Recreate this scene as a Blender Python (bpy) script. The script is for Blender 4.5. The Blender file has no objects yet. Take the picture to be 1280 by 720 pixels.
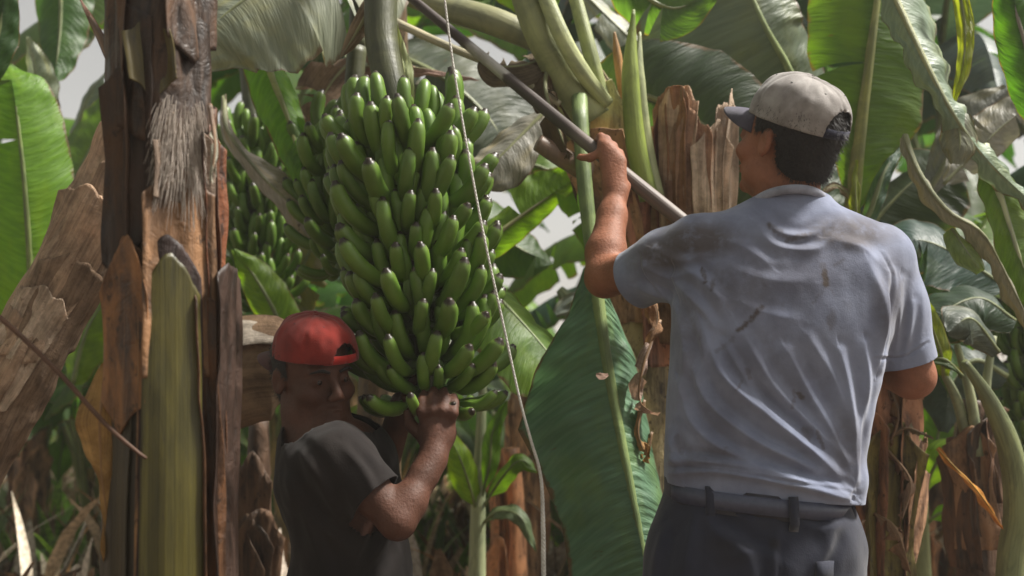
import bpy, bmesh, math, random
import numpy as np
from mathutils import Vector, Matrix, Euler, noise as mnoise
random.seed(7); np.random.seed(7)
R = math.radians
scene = bpy.context.scene
C = scene.collection

# ---------------------------------------------------------------- camera
CAMZ = 1.25; F_PX = 1300.0; PITCH = math.atan(85/1300.0)
cam_d = bpy.data.cameras.new('camera'); cam = bpy.data.objects.new('camera', cam_d); C.objects.link(cam)
cam.location = (0, 0, CAMZ); cam.rotation_euler = (R(90)+PITCH, 0, 0)
cam_d.sensor_width = 36; cam_d.lens = 36*F_PX/1280; cam_d.clip_start = 0.05; cam_d.clip_end = 2000
cam_d.dof.use_dof = True; cam_d.dof.focus_distance = 2.1; cam_d.dof.aperture_fstop = 2.8
scene.camera = cam
# ---------------------------------------------------------------- overcast sky and soft sun
SUN_EL, SUN_AZ = R(56), R(86)          # azimuth measured from +Y towards +X
w = bpy.data.worlds.new('World'); scene.world = w; w.use_nodes = True
wn = w.node_tree; wn.nodes.clear()
sky = wn.nodes.new('ShaderNodeTexSky'); sky.sky_type = 'NISHITA'; sky.sun_disc = False
sky.sun_elevation = SUN_EL; sky.sun_rotation = SUN_AZ; sky.air_density = 1.0; sky.dust_density = 1.5; sky.ozone_density = 1.0
hs = wn.nodes.new('ShaderNodeHueSaturation'); hs.inputs['Saturation'].default_value = 0.12
tint = wn.nodes.new('ShaderNodeMix'); tint.data_type = 'RGBA'; tint.blend_type = 'MULTIPLY'; tint.inputs[0].default_value = 1
tint.inputs[7].default_value = (1.0, 0.975, 0.92, 1)
bg = wn.nodes.new('ShaderNodeBackground'); bg.inputs['Strength'].default_value = 0.066
wo = wn.nodes.new('ShaderNodeOutputWorld')
wn.links.new(sky.outputs[0], hs.inputs['Color']); wn.links.new(hs.outputs[0], tint.inputs[6])
wn.links.new(tint.outputs[2], bg.inputs['Color']); wn.links.new(bg.outputs[0], wo.inputs[0])
sun_d = bpy.data.lights.new('sun', 'SUN'); sun_d.energy = 4.6; sun_d.angle = R(10); sun_d.color = (1, .955, .88)
sun = bpy.data.objects.new('sun', sun_d); C.objects.link(sun)
sd = Vector((math.sin(SUN_AZ)*math.cos(SUN_EL), math.cos(SUN_AZ)*math.cos(SUN_EL), math.sin(SUN_EL)))
sun.rotation_euler = (-sd).to_track_quat('-Z', 'Y').to_euler()
vs = scene.view_settings; vs.view_transform = 'Standard'; vs.look = 'None'; vs.gamma = 1; vs.use_curve_mapping = False
vs.exposure = 1.0
scene.cycles.max_bounces = 6; scene.cycles.transparent_max_bounces = 6; scene.cycles.use_denoising = True
scene.cycles.diffuse_bounces = 4; scene.cycles.glossy_bounces = 2; scene.cycles.transmission_bounces = 4

# ---------------------------------------------------------------- helpers
_F = np.array([0, math.cos(PITCH), math.sin(PITCH)]); _U = np.array([0, -math.sin(PITCH), math.cos(PITCH)])
def P(px, py, d):
    """world point on the sight line of a reference measurement at depth y = d metres"""
    r = _F*F_PX + np.array([1., 0, 0])*(px-640) + _U*(360-py)
    r = r*(d/r[1]); r[2] += CAMZ
    return r
def PV(px, py, d): return Vector(P(px, py, d))
def to_px(v):
    """rows of world points -> reference measurement grid (used when modelling cloth folds)"""
    q = v-np.array([0, 0, CAMZ]); dep = q@_F
    return 640+F_PX*q[:, 0]/dep, 360-F_PX*(q@_U)/dep
def tag(o, label=None, cat=None, group=None, kind=None):
    if label: o['label'] = label
    if cat: o['category'] = cat
    if group: o['group'] = group
    if kind: o['kind'] = kind
    return o
def empty(name, loc, label=None, cat=None, group=None):
    o = bpy.data.objects.new(name, None); C.objects.link(o); o.location = loc; o.empty_display_size = .1
    return tag(o, label, cat, group)
def link(name, me, mats=(), parent=None, color=None, smooth=True):
    """mesh in world coordinates -> object, origin moved onto its parent"""
    o = bpy.data.objects.new(name, me); C.objects.link(o)
    for m in (mats if isinstance(mats, (list, tuple)) else [mats]): me.materials.append(m)
    if smooth: me.polygons.foreach_set('use_smooth', [True]*len(me.polygons))
    if parent is not None:
        o.parent = parent
        o.matrix_parent_inverse = wm(parent).inverted()
    if color is not None: o.color = (*color, 1) if len(color) == 3 else color
    return o
def wm(o):
    m = Matrix.LocRotScale(o.location, o.rotation_euler, o.scale)
    return m if o.parent is None else wm(o.parent) @ o.matrix_parent_inverse @ m
def mesh(vs_, fs, uv=None, name='m'):
    me = bpy.data.meshes.new(name); me.from_pydata([tuple(map(float, v)) for v in vs_], [], [tuple(map(int, f)) for f in fs])
    if uv is not None:
        l = me.uv_layers.new(name='UVMap'); li = np.empty(len(me.loops), dtype=np.int32); me.loops.foreach_get('vertex_index', li)
        l.data.foreach_set('uv', np.asarray(uv, dtype=np.float32)[li].ravel())
    me.update(); return me
def bez(pts, n):
    """Catmull-Rom through the points, n samples"""
    p = np.asarray(pts, float)
    if len(p) == 2: return p[0]+(p[1]-p[0])*np.linspace(0, 1, n)[:, None]
    q = np.vstack([2*p[0]-p[1], p, 2*p[-1]-p[-2]]); m = len(p)-1
    t = np.linspace(0, m-1e-9, n); i = t.astype(int); f = (t-i)[:, None]
    a, b, c, d = q[i], q[i+1], q[i+2], q[i+3]
    return .5*((2*b)+(c-a)*f+(2*a-5*b+4*c-d)*f**2+(3*b-a-3*c+d)*f**3)
def unit(v): return v/np.maximum(np.linalg.norm(v, axis=-1, keepdims=True), 1e-9)
def frames(c, nh):
    T = unit(np.gradient(c, axis=0)); nh = np.broadcast_to(np.asarray(nh, float), c.shape)
    S = unit(np.cross(T, nh)); N = np.cross(S, T); return T, S, N
def tube(pts, rad, n=10, k=24, flat=1.0, nh=(0, -1, .3), wob=0, seed=0, cap=True, lobes=0):
    """tapered tube along a smooth path; returns verts, faces, uv"""
    c = bez(pts, k); r = np.interp(np.linspace(0, 1, k), np.linspace(0, 1, len(rad)), rad)
    T, S, N = frames(c, nh); a = np.linspace(0, 2*np.pi, n, endpoint=False); L = np.concatenate([[0], np.cumsum(np.linalg.norm(np.diff(c, axis=0), axis=1))])
    V = []; uv = []
    for i in range(k):
        for j in range(n):
            rr = r[i]*(1+(wob*mnoise.noise(Vector((math.cos(a[j])*1.7+seed, math.sin(a[j])*1.7, L[i]*4))) if wob else 0))
            if lobes: rr *= 1+.06*math.cos(lobes*a[j])
            V.append(c[i]+rr*(math.cos(a[j])*S[i]+math.sin(a[j])*flat*N[i])); uv.append((L[i], j/n))
    Fc = [(i*n+j, i*n+(j+1) % n, (i+1)*n+(j+1) % n, (i+1)*n+j) for i in range(k-1) for j in range(n)]
    if cap: Fc += [tuple(range(n))[::-1], tuple((k-1)*n+j for j in range(n))]
    return V, Fc, uv
class MB:
    def __init__(s): s.v = []; s.f = []; s.uv = []
    def add(s, vfu):
        v, f, u = vfu; o = len(s.v); s.v += list(v); s.f += [tuple(i+o for i in q) for q in f]; s.uv += list(u)
    def mesh(s): return mesh(s.v, s.f, s.uv)

# ---------------------------------------------------------------- node helper and materials
def nd(nt, t, ins=None, **props):
    n = nt.nodes.new('ShaderNode'+t)
    for k, v in props.items(): setattr(n, k, v)
    for k, v in (ins or {}).items():
        s = n.inputs[k]
        if isinstance(v, bpy.types.NodeSocket): nt.links.new(v, s)
        else: s.default_value = v
    return n
def mat(name):
    m = bpy.data.materials.new(name); m.use_nodes = True; nt = m.node_tree; nt.nodes.clear()
    return m, nt, nd(nt, 'OutputMaterial')
def mth(nt, op, a, b=0.5, c=None, clamp=False):
    d = {0: a, 1: b}
    if c is not None: d[2] = c
    return nd(nt, 'Math', d, operation=op, use_clamp=clamp).outputs[0]
def mixc(nt, fac, a, b, mode='MIX'):
    n = nd(nt, 'Mix', {0: fac, 6: a, 7: b}, data_type='RGBA', blend_type=mode); return n.outputs[2]
def ss(nt, x, lo, hi, a=0., b=1.):
    return nd(nt, 'MapRange', {0: x, 1: lo, 2: hi, 3: a, 4: b}, interpolation_type='SMOOTHSTEP').outputs[0]
def noi(nt, vec, scale, detail=4, rough=.55, dist=0):
    return nd(nt, 'TexNoise', {'Vector': vec, 'Scale': scale, 'Detail': detail, 'Roughness': rough, 'Distortion': dist}).outputs[0]
def c4(r, g, b): return (r, g, b, 1)
def uvmap(nt, sx=1, sy=1, off=True):
    u = nd(nt, 'UVMap').outputs[0]
    if off:
        rnd = nd(nt, 'ObjectInfo').outputs['Random']
        u = nd(nt, 'VectorMath', {0: u, 1: nd(nt, 'CombineXYZ', {2: mth(nt, 'MULTIPLY', rnd, 40)}).outputs[0]}, operation='ADD').outputs[0]
    return nd(nt, 'Mapping', {'Vector': u, 'Scale': (sx, sy, 1)}).outputs[0]

def leaf_material(name='banana_leaf_lamina', trans=.46, tint_=(2.5, 2.7, .7)):
    m, nt, out = mat(name)
    col = nd(nt, 'ObjectInfo').outputs['Color']
    uv = nd(nt, 'UVMap').outputs[0]; sep = nd(nt, 'SeparateXYZ', {0: uv})
    av = mth(nt, 'ABSOLUTE', sep.outputs[1])
    # lateral veins run outwards and a little forward
    ph = mth(nt, 'SUBTRACT', sep.outputs[0], mth(nt, 'MULTIPLY', mth(nt, 'POWER', av, 1.6), .06))
    vv = nd(nt, 'CombineXYZ', {0: ph, 1: mth(nt, 'MULTIPLY', sep.outputs[1], .03)}).outputs[0]
    v1 = noi(nt, vv, 190, 2, .6); v2 = noi(nt, vv, 64, 2, .5)
    big = noi(nt, uvmap(nt, 5, 1.6), 1.2, 4)
    c = mixc(nt, ss(nt, v2, .3, .75), mixc(nt, 1, col, c4(.78, .80, .76), 'MULTIPLY'), mixc(nt, 1, col, c4(1.16, 1.14, 1.12), 'MULTIPLY'))
    c = mixc(nt, mth(nt, 'MULTIPLY', ss(nt, big, .45, .72), .55), c, mixc(nt, 1, col, c4(1.5, 1.25, .6), 'MULTIPLY'))
    # dry brown margin and stray scorch marks
    sn = noi(nt, uvmap(nt, 14, 2.4), 1.4, 5, .65)
    edge = ss(nt, mth(nt, 'ADD', av, mth(nt, 'MULTIPLY', mth(nt, 'SUBTRACT', sn, .5), .30)), .93, 1.0)
    scar = ss(nt, noi(nt, uvmap(nt, 22, 1.1), 1.0, 4, .7), .70, .76)
    dry = mth(nt, 'MAXIMUM', edge, mth(nt, 'MULTIPLY', scar, .8))
    dc = mixc(nt, sn, c4(.03, .018, .008), c4(.20, .13, .055))
    c = mixc(nt, dry, c, dc)
    hgt = mth(nt, 'ADD', mth(nt, 'MULTIPLY', v1, .35), mth(nt, 'MULTIPLY', v2, 1.0))
    bump = nd(nt, 'Bump', {'Strength': .7, 'Distance': .006, 'Height': hgt}).outputs[0]
    pr = nd(nt, 'BsdfPrincipled', {'Base Color': c, 'Roughness': mth(nt, 'ADD', .36, mth(nt, 'MULTIPLY', sn, .22)), 'Specular IOR Level': .5, 'Normal': bump})
    tc = mixc(nt, 1, c, c4(*tint_), 'MULTIPLY')
    tr = nd(nt, 'BsdfTranslucent', {'Color': tc, 'Normal': bump})
    nt.links.new(nd(nt, 'MixShader', {0: trans, 1: pr.outputs[0], 2: tr.outputs[0]}).outputs[0], out.inputs[0]); return m
def fibre_material(name, rough=.7, sx=3, sy=26, contrast=1.0, spots=True, bumpd=.008, spec=.3):
    """streaky plant tissue tinted by the object's own colour: streaks follow uv.x"""
    m, nt, out = mat(name)
    col = nd(nt, 'ObjectInfo').outputs['Color']
    s1 = noi(nt, uvmap(nt, sx, sy), 1, 5, .62, .25); s2 = noi(nt, uvmap(nt, sx*2.6, sy*.12), 1, 5, .62, .8); s3 = noi(nt, uvmap(nt, 60, 60), 1, 3, .6)
    q = contrast; lo = mixc(nt, 1, col, c4(1-.74*q, 1-.78*q, 1-.80*q), 'MULTIPLY'); hi = mixc(nt, 1, col, c4(1+.9*q, 1+.62*q, 1+.3*q), 'MULTIPLY')
    f = mth(nt, 'ADD', mth(nt, 'MULTIPLY', ss(nt, s1, .3, .72), .35), mth(nt, 'MULTIPLY', ss(nt, s2, .34, .66), .65))
    c = mixc(nt, f, lo, hi)
    if spots: c = mixc(nt, mth(nt, 'MULTIPLY', ss(nt, noi(nt, uvmap(nt, 22, 14), 1, 5, .75), .60, .68), .7), c, c4(.018, .010, .006))
    h = mth(nt, 'ADD', mth(nt, 'ADD', s1, s2), mth(nt, 'MULTIPLY', s3, .3))
    b = nd(nt, 'Bump', {'Strength': .8, 'Distance': bumpd, 'Height': h}).outputs[0]
    pr = nd(nt, 'BsdfPrincipled', {'Base Color': c, 'Roughness': rough, 'Specular IOR Level': spec, 'Normal': b})
    nt.links.new(pr.outputs[0], out.inputs[0]); return m
def plain_material(name, rough=.6, spec=.3, scale=40, lo=.7, hi=1.25, bump=.002, sss=0, sscale=.01):
    m, nt, out = mat(name); col = nd(nt, 'ObjectInfo').outputs['Color']; tc = nd(nt, 'TexCoord').outputs['Object']
    n1 = noi(nt, tc, scale, 5, .6); n2 = noi(nt, tc, scale*.14, 3)
    f = mth(nt, 'ADD', mth(nt, 'MULTIPLY', n1, .5), mth(nt, 'MULTIPLY', n2, .5))
    c = mixc(nt, ss(nt, f, .3, .7), mixc(nt, 1, col, c4(lo, lo, lo), 'MULTIPLY'), mixc(nt, 1, col, c4(hi, hi, hi), 'MULTIPLY'))
    b = nd(nt, 'Bump', {'Strength': .6, 'Distance': bump, 'Height': n1}).outputs[0]
    pr = nd(nt, 'BsdfPrincipled', {'Base Color': c, 'Roughness': rough, 'Specular IOR Level': spec, 'Normal': b})
    if sss: pr.inputs['Subsurface Weight'].default_value = sss; pr.inputs['Subsurface Scale'].default_value = sscale; pr.inputs['Subsurface Radius'].default_value = (1, .35, .2)
    nt.links.new(pr.outputs[0], out.inputs[0]); return m
def cloth_material(name, rough=.85, base=c4(.2, .21, .26), stain=c4(.070, .055, .048), sheen=.2):
    """woven cloth; vertex attribute 'stain' carries soaked and dirty places"""
    m, nt, out = mat(name); tc = nd(nt, 'TexCoord').outputs['Object']
    at = nd(nt, 'Attribute', attribute_name='stain').outputs['Fac']
    n1 = noi(nt, tc, 9, 5, .6); n2 = noi(nt, tc, 34, 5, .65); n3 = noi(nt, tc, 420, 2, .5)
    c = mixc(nt, ss(nt, n1, .35, .65), mixc(nt, 1, base, c4(.78, .78, .8), 'MULTIPLY'), mixc(nt, 1, base, c4(1.15, 1.15, 1.13), 'MULTIPLY'))
    s = mth(nt, 'MULTIPLY', at, ss(nt, n2, .25, .55, .35, 1.), clamp=True)
    s = mth(nt, 'MAXIMUM', s, mth(nt, 'MULTIPLY', ss(nt, n1, .56, .70), .22))
    c = mixc(nt, s, c, stain)
    b = nd(nt, 'Bump', {'Strength': .5, 'Distance': .0022, 'Height': mth(nt, 'ADD', mth(nt, 'MULTIPLY', n2, 1.0), mth(nt, 'MULTIPLY', n3, .35))}).outputs[0]
    pr = nd(nt, 'BsdfPrincipled', {'Base Color': c, 'Roughness': rough, 'Specular IOR Level': .2, 'Sheen Weight': sheen, 'Normal': b})
    nt.links.new(pr.outputs[0], out.inputs[0]); return m
def attr_material(name, rough=.8, spec=.2, transl=0):
    """colour from the mesh attribute 'tint' (loose scatter of many pieces)"""
    m, nt, out = mat(name); at = nd(nt, 'Attribute', attribute_name='tint').outputs['Color']; tc = nd(nt, 'TexCoord').outputs['Object']
    c = mixc(nt, ss(nt, noi(nt, tc, 45, 4, .6), .3, .7), mixc(nt, 1, at, c4(.6, .58, .55), 'MULTIPLY'), mixc(nt, 1, at, c4(1.3, 1.3, 1.3), 'MULTIPLY'))
    pr = nd(nt, 'BsdfPrincipled', {'Base Color': c, 'Roughness': rough, 'Specular IOR Level': spec}).outputs[0]
    if transl: pr = nd(nt, 'MixShader', {0: transl, 1: pr, 2: nd(nt, 'BsdfTranslucent', {'Color': mixc(nt, 1, c, c4(1.6, 1.7, .8), 'MULTIPLY')}).outputs[0]}).outputs[0]
    nt.links.new(pr, out.inputs[0]); return m
def skin_material():
    m, nt, out = mat('skin'); col = nd(nt, 'ObjectInfo').outputs['Color']; tc = nd(nt, 'TexCoord').outputs['Object']
    n1 = noi(nt, tc, 14, 4, .6); n2 = noi(nt, tc, 160, 4, .6)
    c = mixc(nt, ss(nt, n1, .3, .7), mixc(nt, 1, col, c4(.75, .68, .62), 'MULTIPLY'), mixc(nt, 1, col, c4(1.2, 1.12, 1.08), 'MULTIPLY'))
    c = mixc(nt, mth(nt, 'MULTIPLY', ss(nt, n2, .5, .75), .3), c, mixc(nt, 1, col, c4(.6, .5, .45), 'MULTIPLY'))
    b = nd(nt, 'Bump', {'Strength': .6, 'Distance': .0025, 'Height': mth(nt, 'ADD', n2, mth(nt, 'MULTIPLY', noi(nt, tc, 45, 3, .6), .35))}).outputs[0]
    pr = nd(nt, 'BsdfPrincipled', {'Base Color': c, 'Roughness': .6, 'Specular IOR Level': .3, 'Normal': b, 'Subsurface Weight': .12, 'Subsurface Scale': .006, 'Subsurface Radius': (1, .35, .2)})
    nt.links.new(pr.outputs[0], out.inputs[0]); return m
def banana_material():
    m, nt, out = mat('banana_peel'); rnd = nd(nt, 'ObjectInfo').outputs['Random']; uv = nd(nt, 'UVMap').outputs[0]
    u = nd(nt, 'SeparateXYZ', {0: uv}).outputs[0]
    n1 = noi(nt, uvmap(nt, 6, 3), 1, 4); n2 = noi(nt, uvmap(nt, 60, 30), 1, 3)
    c = mixc(nt, n1, c4(.060, .128, .012), c4(.155, .265, .032))
    c = mixc(nt, mth(nt, 'MULTIPLY', rnd, .45), c, c4(.036, .075, .014))
    c = mixc(nt, mth(nt, 'MULTIPLY', ss(nt, u, .80, .95), .4), c, c4(.15, .22, .05))
    c = mixc(nt, ss(nt, mth(nt, 'ADD', u, mth(nt, 'MULTIPLY', n2, .05)), .945, .985), c, c4(.022, .014, .008))
    c = mixc(nt, mth(nt, 'MULTIPLY', ss(nt, n2, .66, .74), .35), c, c4(.03, .03, .012))
    c = mixc(nt, ss(nt, u, .16, .0), c, c4(.09, .16, .04))
    b = nd(nt, 'Bump', {'Strength': .25, 'Distance': .002, 'Height': n1}).outputs[0]
    pr = nd(nt, 'BsdfPrincipled', {'Base Color': c, 'Roughness': .42, 'Specular IOR Level': .45, 'Normal': b, 'Subsurface Weight': .08, 'Subsurface Scale': .006})
    nt.links.new(pr.outputs[0], out.inputs[0]); return m
def ground_material():
    m, nt, out = mat('soil'); tc = nd(nt, 'TexCoord').outputs['Object']
    n1 = noi(nt, tc, 1.1, 5); n2 = noi(nt, tc, 16, 6, .65)
    c = mixc(nt, ss(nt, n2, .3, .7), c4(.035, .022, .014), c4(.17, .115, .075)); c = mixc(nt, ss(nt, n1, .45, .65), c, c4(.09, .068, .045))
    b = nd(nt, 'Bump', {'Strength': 1, 'Distance': .03, 'Height': n2}).outputs[0]
    nt.links.new(nd(nt, 'BsdfPrincipled', {'Base Color': c, 'Roughness': .9, 'Normal': b}).outputs[0], out.inputs[0]); return m
def pole_material():
    m, nt, out = mat('weathered_pole'); uv = nd(nt, 'UVMap').outputs[0]; u = nd(nt, 'SeparateXYZ', {0: uv}).outputs[0]
    n1 = noi(nt, uvmap(nt, 4, 22, False), 1, 5, .6); n2 = noi(nt, uvmap(nt, 11, 2, False), 1, 4, .6)
    base = mixc(nt, n1, c4(.07, .052, .045), c4(.19, .15, .125))
    uj = mth(nt, 'ADD', u, mth(nt, 'MULTIPLY', mth(nt, 'SUBTRACT', n2, .5), .05))
    pale = mth(nt, 'MULTIPLY', ss(nt, uj, .725, .735), ss(nt, uj, .83, .815))      # bleached length
    base = mixc(nt, pale, base, mixc(nt, ss(nt, n2, .35, .65), c4(.24, .225, .20), c4(.42, .40, .365)))
    dark = mth(nt, 'MULTIPLY', ss(nt, uj, .53, .58), ss(nt, uj, .735, .725))
    dark = mth(nt, 'MAXIMUM', dark, ss(nt, uj, .815, .835))
    base = mixc(nt, mth(nt, 'MULTIPLY', dark, .8), base, c4(.028, .018, .015))
    b = nd(nt, 'Bump', {'Strength': .5, 'Distance': .003, 'Height': n1}).outputs[0]
    nt.links.new(nd(nt, 'BsdfPrincipled', {'Base Color': base, 'Roughness': .5, 'Specular IOR Level': .4, 'Normal': b}).outputs[0], out.inputs[0]); return m

def sheath_material():
    """dried leaf base: blotched, drawn out along the stem, glossy where still damp"""
    m, nt, out = mat('dry_sheath'); col = nd(nt, 'ObjectInfo').outputs['Color']; rnd = nd(nt, 'ObjectInfo').outputs['Random']; o = nd(nt, 'TexCoord').outputs['Object']
    o = nd(nt, 'VectorMath', {0: o, 1: nd(nt, 'CombineXYZ', {0: mth(nt, 'MULTIPLY', rnd, 30)}).outputs[0]}, operation='ADD').outputs[0]
    def sc(z): return nd(nt, 'Mapping', {'Vector': o, 'Scale': (1, 1, z)}).outputs[0]
    bl = noi(nt, sc(.34), 16, 5, .62, .9); st = noi(nt, sc(.05), 95, 4, .6, .15); sp = noi(nt, sc(.5), 55, 5, .7, .4); wr = noi(nt, sc(.8), 26, 4, .6, 1.2)
    c = mixc(nt, ss(nt, bl, .34, .66), mixc(nt, 1, col, c4(.30, .26, .24), 'MULTIPLY'), mixc(nt, 1, col, c4(1.75, 1.5, 1.25), 'MULTIPLY'))
    c = mixc(nt, mth(nt, 'MULTIPLY', ss(nt, st, .40, .68), .40), c, mixc(nt, 1, col, c4(1.9, 1.75, 1.6), 'MULTIPLY'))
    c = mixc(nt, mth(nt, 'MULTIPLY', ss(nt, sp, .57, .66), .75), c, c4(.014, .009, .006))
    h = mth(nt, 'ADD', mth(nt, 'ADD', mth(nt, 'MULTIPLY', bl, 1.2), mth(nt, 'MULTIPLY', wr, .8)), mth(nt, 'ADD', mth(nt, 'MULTIPLY', st, .25), mth(nt, 'MULTIPLY', sp, .2)))
    b = nd(nt, 'Bump', {'Strength': .8, 'Distance': .007, 'Height': h}).outputs[0]
    pr = nd(nt, 'BsdfPrincipled', {'Base Color': c, 'Roughness': ss(nt, bl, .3, .7, .42, .8), 'Specular IOR Level': .4, 'Normal': b})
    nt.links.new(pr.outputs[0], out.inputs[0]); return m
def paper_material():
    """crumpled dead leaf: creased, blotched, a little translucent"""
    m, nt, out = mat('papery_dead_leaf'); col = nd(nt, 'ObjectInfo').outputs['Color']; tc = nd(nt, 'TexCoord').outputs['Object']
    st = noi(nt, uvmap(nt, 5, 16), 1, 4, .6, .3); bl = noi(nt, tc, 11, 5, .65, .6); fine = noi(nt, tc, 70, 5, .7)
    cre = nd(nt, 'TexVoronoi', {'Vector': nd(nt, 'VectorMath', {0: tc, 1: nd(nt, 'TexNoise', {'Vector': tc, 'Scale': 14, 'Detail': 3}).outputs['Color']}, operation='MULTIPLY_ADD').outputs[0], 'Scale': 22}, feature='DISTANCE_TO_EDGE').outputs[0]
    f = mth(nt, 'ADD', mth(nt, 'MULTIPLY', ss(nt, bl, .32, .68), .6), mth(nt, 'MULTIPLY', ss(nt, st, .3, .7), .4))
    c = mixc(nt, f, mixc(nt, 1, col, c4(.42, .37, .33), 'MULTIPLY'), mixc(nt, 1, col, c4(1.5, 1.42, 1.32), 'MULTIPLY'))
    c = mixc(nt, mth(nt, 'MULTIPLY', ss(nt, fine, .60, .70), .5), c, mixc(nt, 1, col, c4(.25, .2, .17), 'MULTIPLY'))
    h = mth(nt, 'ADD', mth(nt, 'ADD', bl, mth(nt, 'MULTIPLY', fine, .12)), mth(nt, 'MULTIPLY', ss(nt, cre, 0, .3), .12))
    b = nd(nt, 'Bump', {'Strength': .9, 'Distance': .008, 'Height': h}).outputs[0]
    pr = nd(nt, 'BsdfPrincipled', {'Base Color': c, 'Roughness': .8, 'Specular IOR Level': .25, 'Normal': b}); tr = nd(nt, 'BsdfTranslucent', {'Color': mixc(nt, 1, c, c4(1.3, 1.05, .8), 'MULTIPLY'), 'Normal': b})
    nt.links.new(nd(nt, 'MixShader', {0: .22, 1: pr.outputs[0], 2: tr.outputs[0]}).outputs[0], out.inputs[0]); return m
M_LEAF = leaf_material(); M_DULL = leaf_material('waxy_leaf_underside', .24, (1.3, 1.4, .9))
M_RIB = fibre_material('leaf_midrib', .45, 3, 8, contrast=.55, spots=False, bumpd=.003, spec=.45)
M_SHEATH = sheath_material(); M_GREEN = fibre_material('living_sheath', .42, 1.6, 24, contrast=.62, bumpd=.0016, spec=.5)
M_PAPER = paper_material()
M_BAN = banana_material(); M_SKIN = skin_material(); M_SOIL = ground_material(); M_POLE = pole_material()
M_PLAIN = plain_material('plant_fibre', .6); M_ROPE = plain_material('rope_fibre', .9, .1, 300, .7, 1.2, .003)
M_LITTER = attr_material('dead_litter', .85, .15); M_WEED = attr_material('weed_leaf', .5, .3, .35)
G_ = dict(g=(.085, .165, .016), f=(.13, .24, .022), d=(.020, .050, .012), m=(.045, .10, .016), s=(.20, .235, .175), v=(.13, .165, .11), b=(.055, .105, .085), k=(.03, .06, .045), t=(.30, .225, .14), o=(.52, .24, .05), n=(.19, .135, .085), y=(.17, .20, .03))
# ---------------------------------------------------------------- leaf, stem and bunch builders
def prof(wmax, n=9, tip=1.0):
    t = np.linspace(0, 1, n); return wmax*np.clip(np.sin(np.pi*np.clip(t, 0, 1)**.75)**.55, 0, 1)*(1-.12*t)
def leaf_mesh(c, wl, wr, nh, fold=(.25, .25), curl=(.5, .5), tears=(0, 0), ripple=.006, seed=0, nu=44, nv=7, split=.35, lean=.10, ribs=None):
    """lamina: both halves as lateral strips along the midrib curve c, split where torn"""
    rs = np.random.RandomState(seed); T, S, N = frames(c, nh); k = len(c)
    L = np.concatenate([[0], np.cumsum(np.linalg.norm(np.diff(c, axis=0), axis=1))]); tt = np.linspace(0, 1, k)
    V = []; Fc = []; UV = []
    for side, w, fo, cu, nt_ in ((-1, wl, fold[0], curl[0], tears[0]), (1, wr, fold[1], curl[1], tears[1])):
        cuts = np.sort(rs.uniform(.06, .97, nt_)) if nt_ else np.array([])
        ed = np.concatenate([[0], cuts, [1]])
        for q in range(len(ed)-1):
            a, b = ed[q], ed[q+1]; m = max(3, int(round((b-a)*nu))+1); n_s = len(ed)-1
            ex = rs.uniform(-split, split) if n_s > 1 else 0; ec = rs.uniform(-split, split)*1.4 if n_s > 1 else 0
            us = np.linspace(a, b, m); o = len(V); gap = .010 if n_s > 1 else 0; short = 1-rs.uniform(0, .22) if n_s > 1 else 1
            for iu, u in enumerate(us):
                p = np.array([np.interp(u, tt, c[:, d]) for d in range(3)]); t_ = np.array([np.interp(u, tt, T[:, d]) for d in range(3)])
                s_ = np.array([np.interp(u, tt, S[:, d]) for d in range(3)])*side; n_ = np.array([np.interp(u, tt, N[:, d]) for d in range(3)])
                ww = float(np.interp(u, np.linspace(0, 1, len(w)), w))*short; l = float(np.interp(u, tt, L))
                x = 0.; y = 0.; loc = (iu/(m-1)-.5)*2
                for j in range(nv+1):
                    f = j/nv
                    if j:
                        ang = fo+ex+(cu+ec)*(f-.5/nv); x += math.cos(ang)*ww/nv; y -= math.sin(ang)*ww/nv
                    rp = ripple*f*(math.sin(l*38+seed+side)+.7*math.sin(l*91+seed*2+f*2))+ripple*1.6*f*mnoise.noise(Vector((l*6+seed, f*3*side, seed*.7)))
                    if ribs: rp += ribs[1]*min(1, f*4)*math.sin(2*math.pi*(l-.05*f**1.6)/ribs[0])
                    V.append(p+s_*x+n_*(y+rp)+t_*(lean*ww*f*f-gap*loc*f*(1 if n_s > 1 else 0)*(1.5 if abs(loc) > .99 else 1))); UV.append((l, side*f))
            for iu in range(m-1):
                for j in range(nv):
                    q4 = (o+iu*(nv+1)+j, o+iu*(nv+1)+j+1, o+(iu+1)*(nv+1)+j+1, o+(iu+1)*(nv+1)+j)
                    Fc.append(q4 if side > 0 else q4[::-1])
    return V, Fc, UV
_ls = [100]
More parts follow.
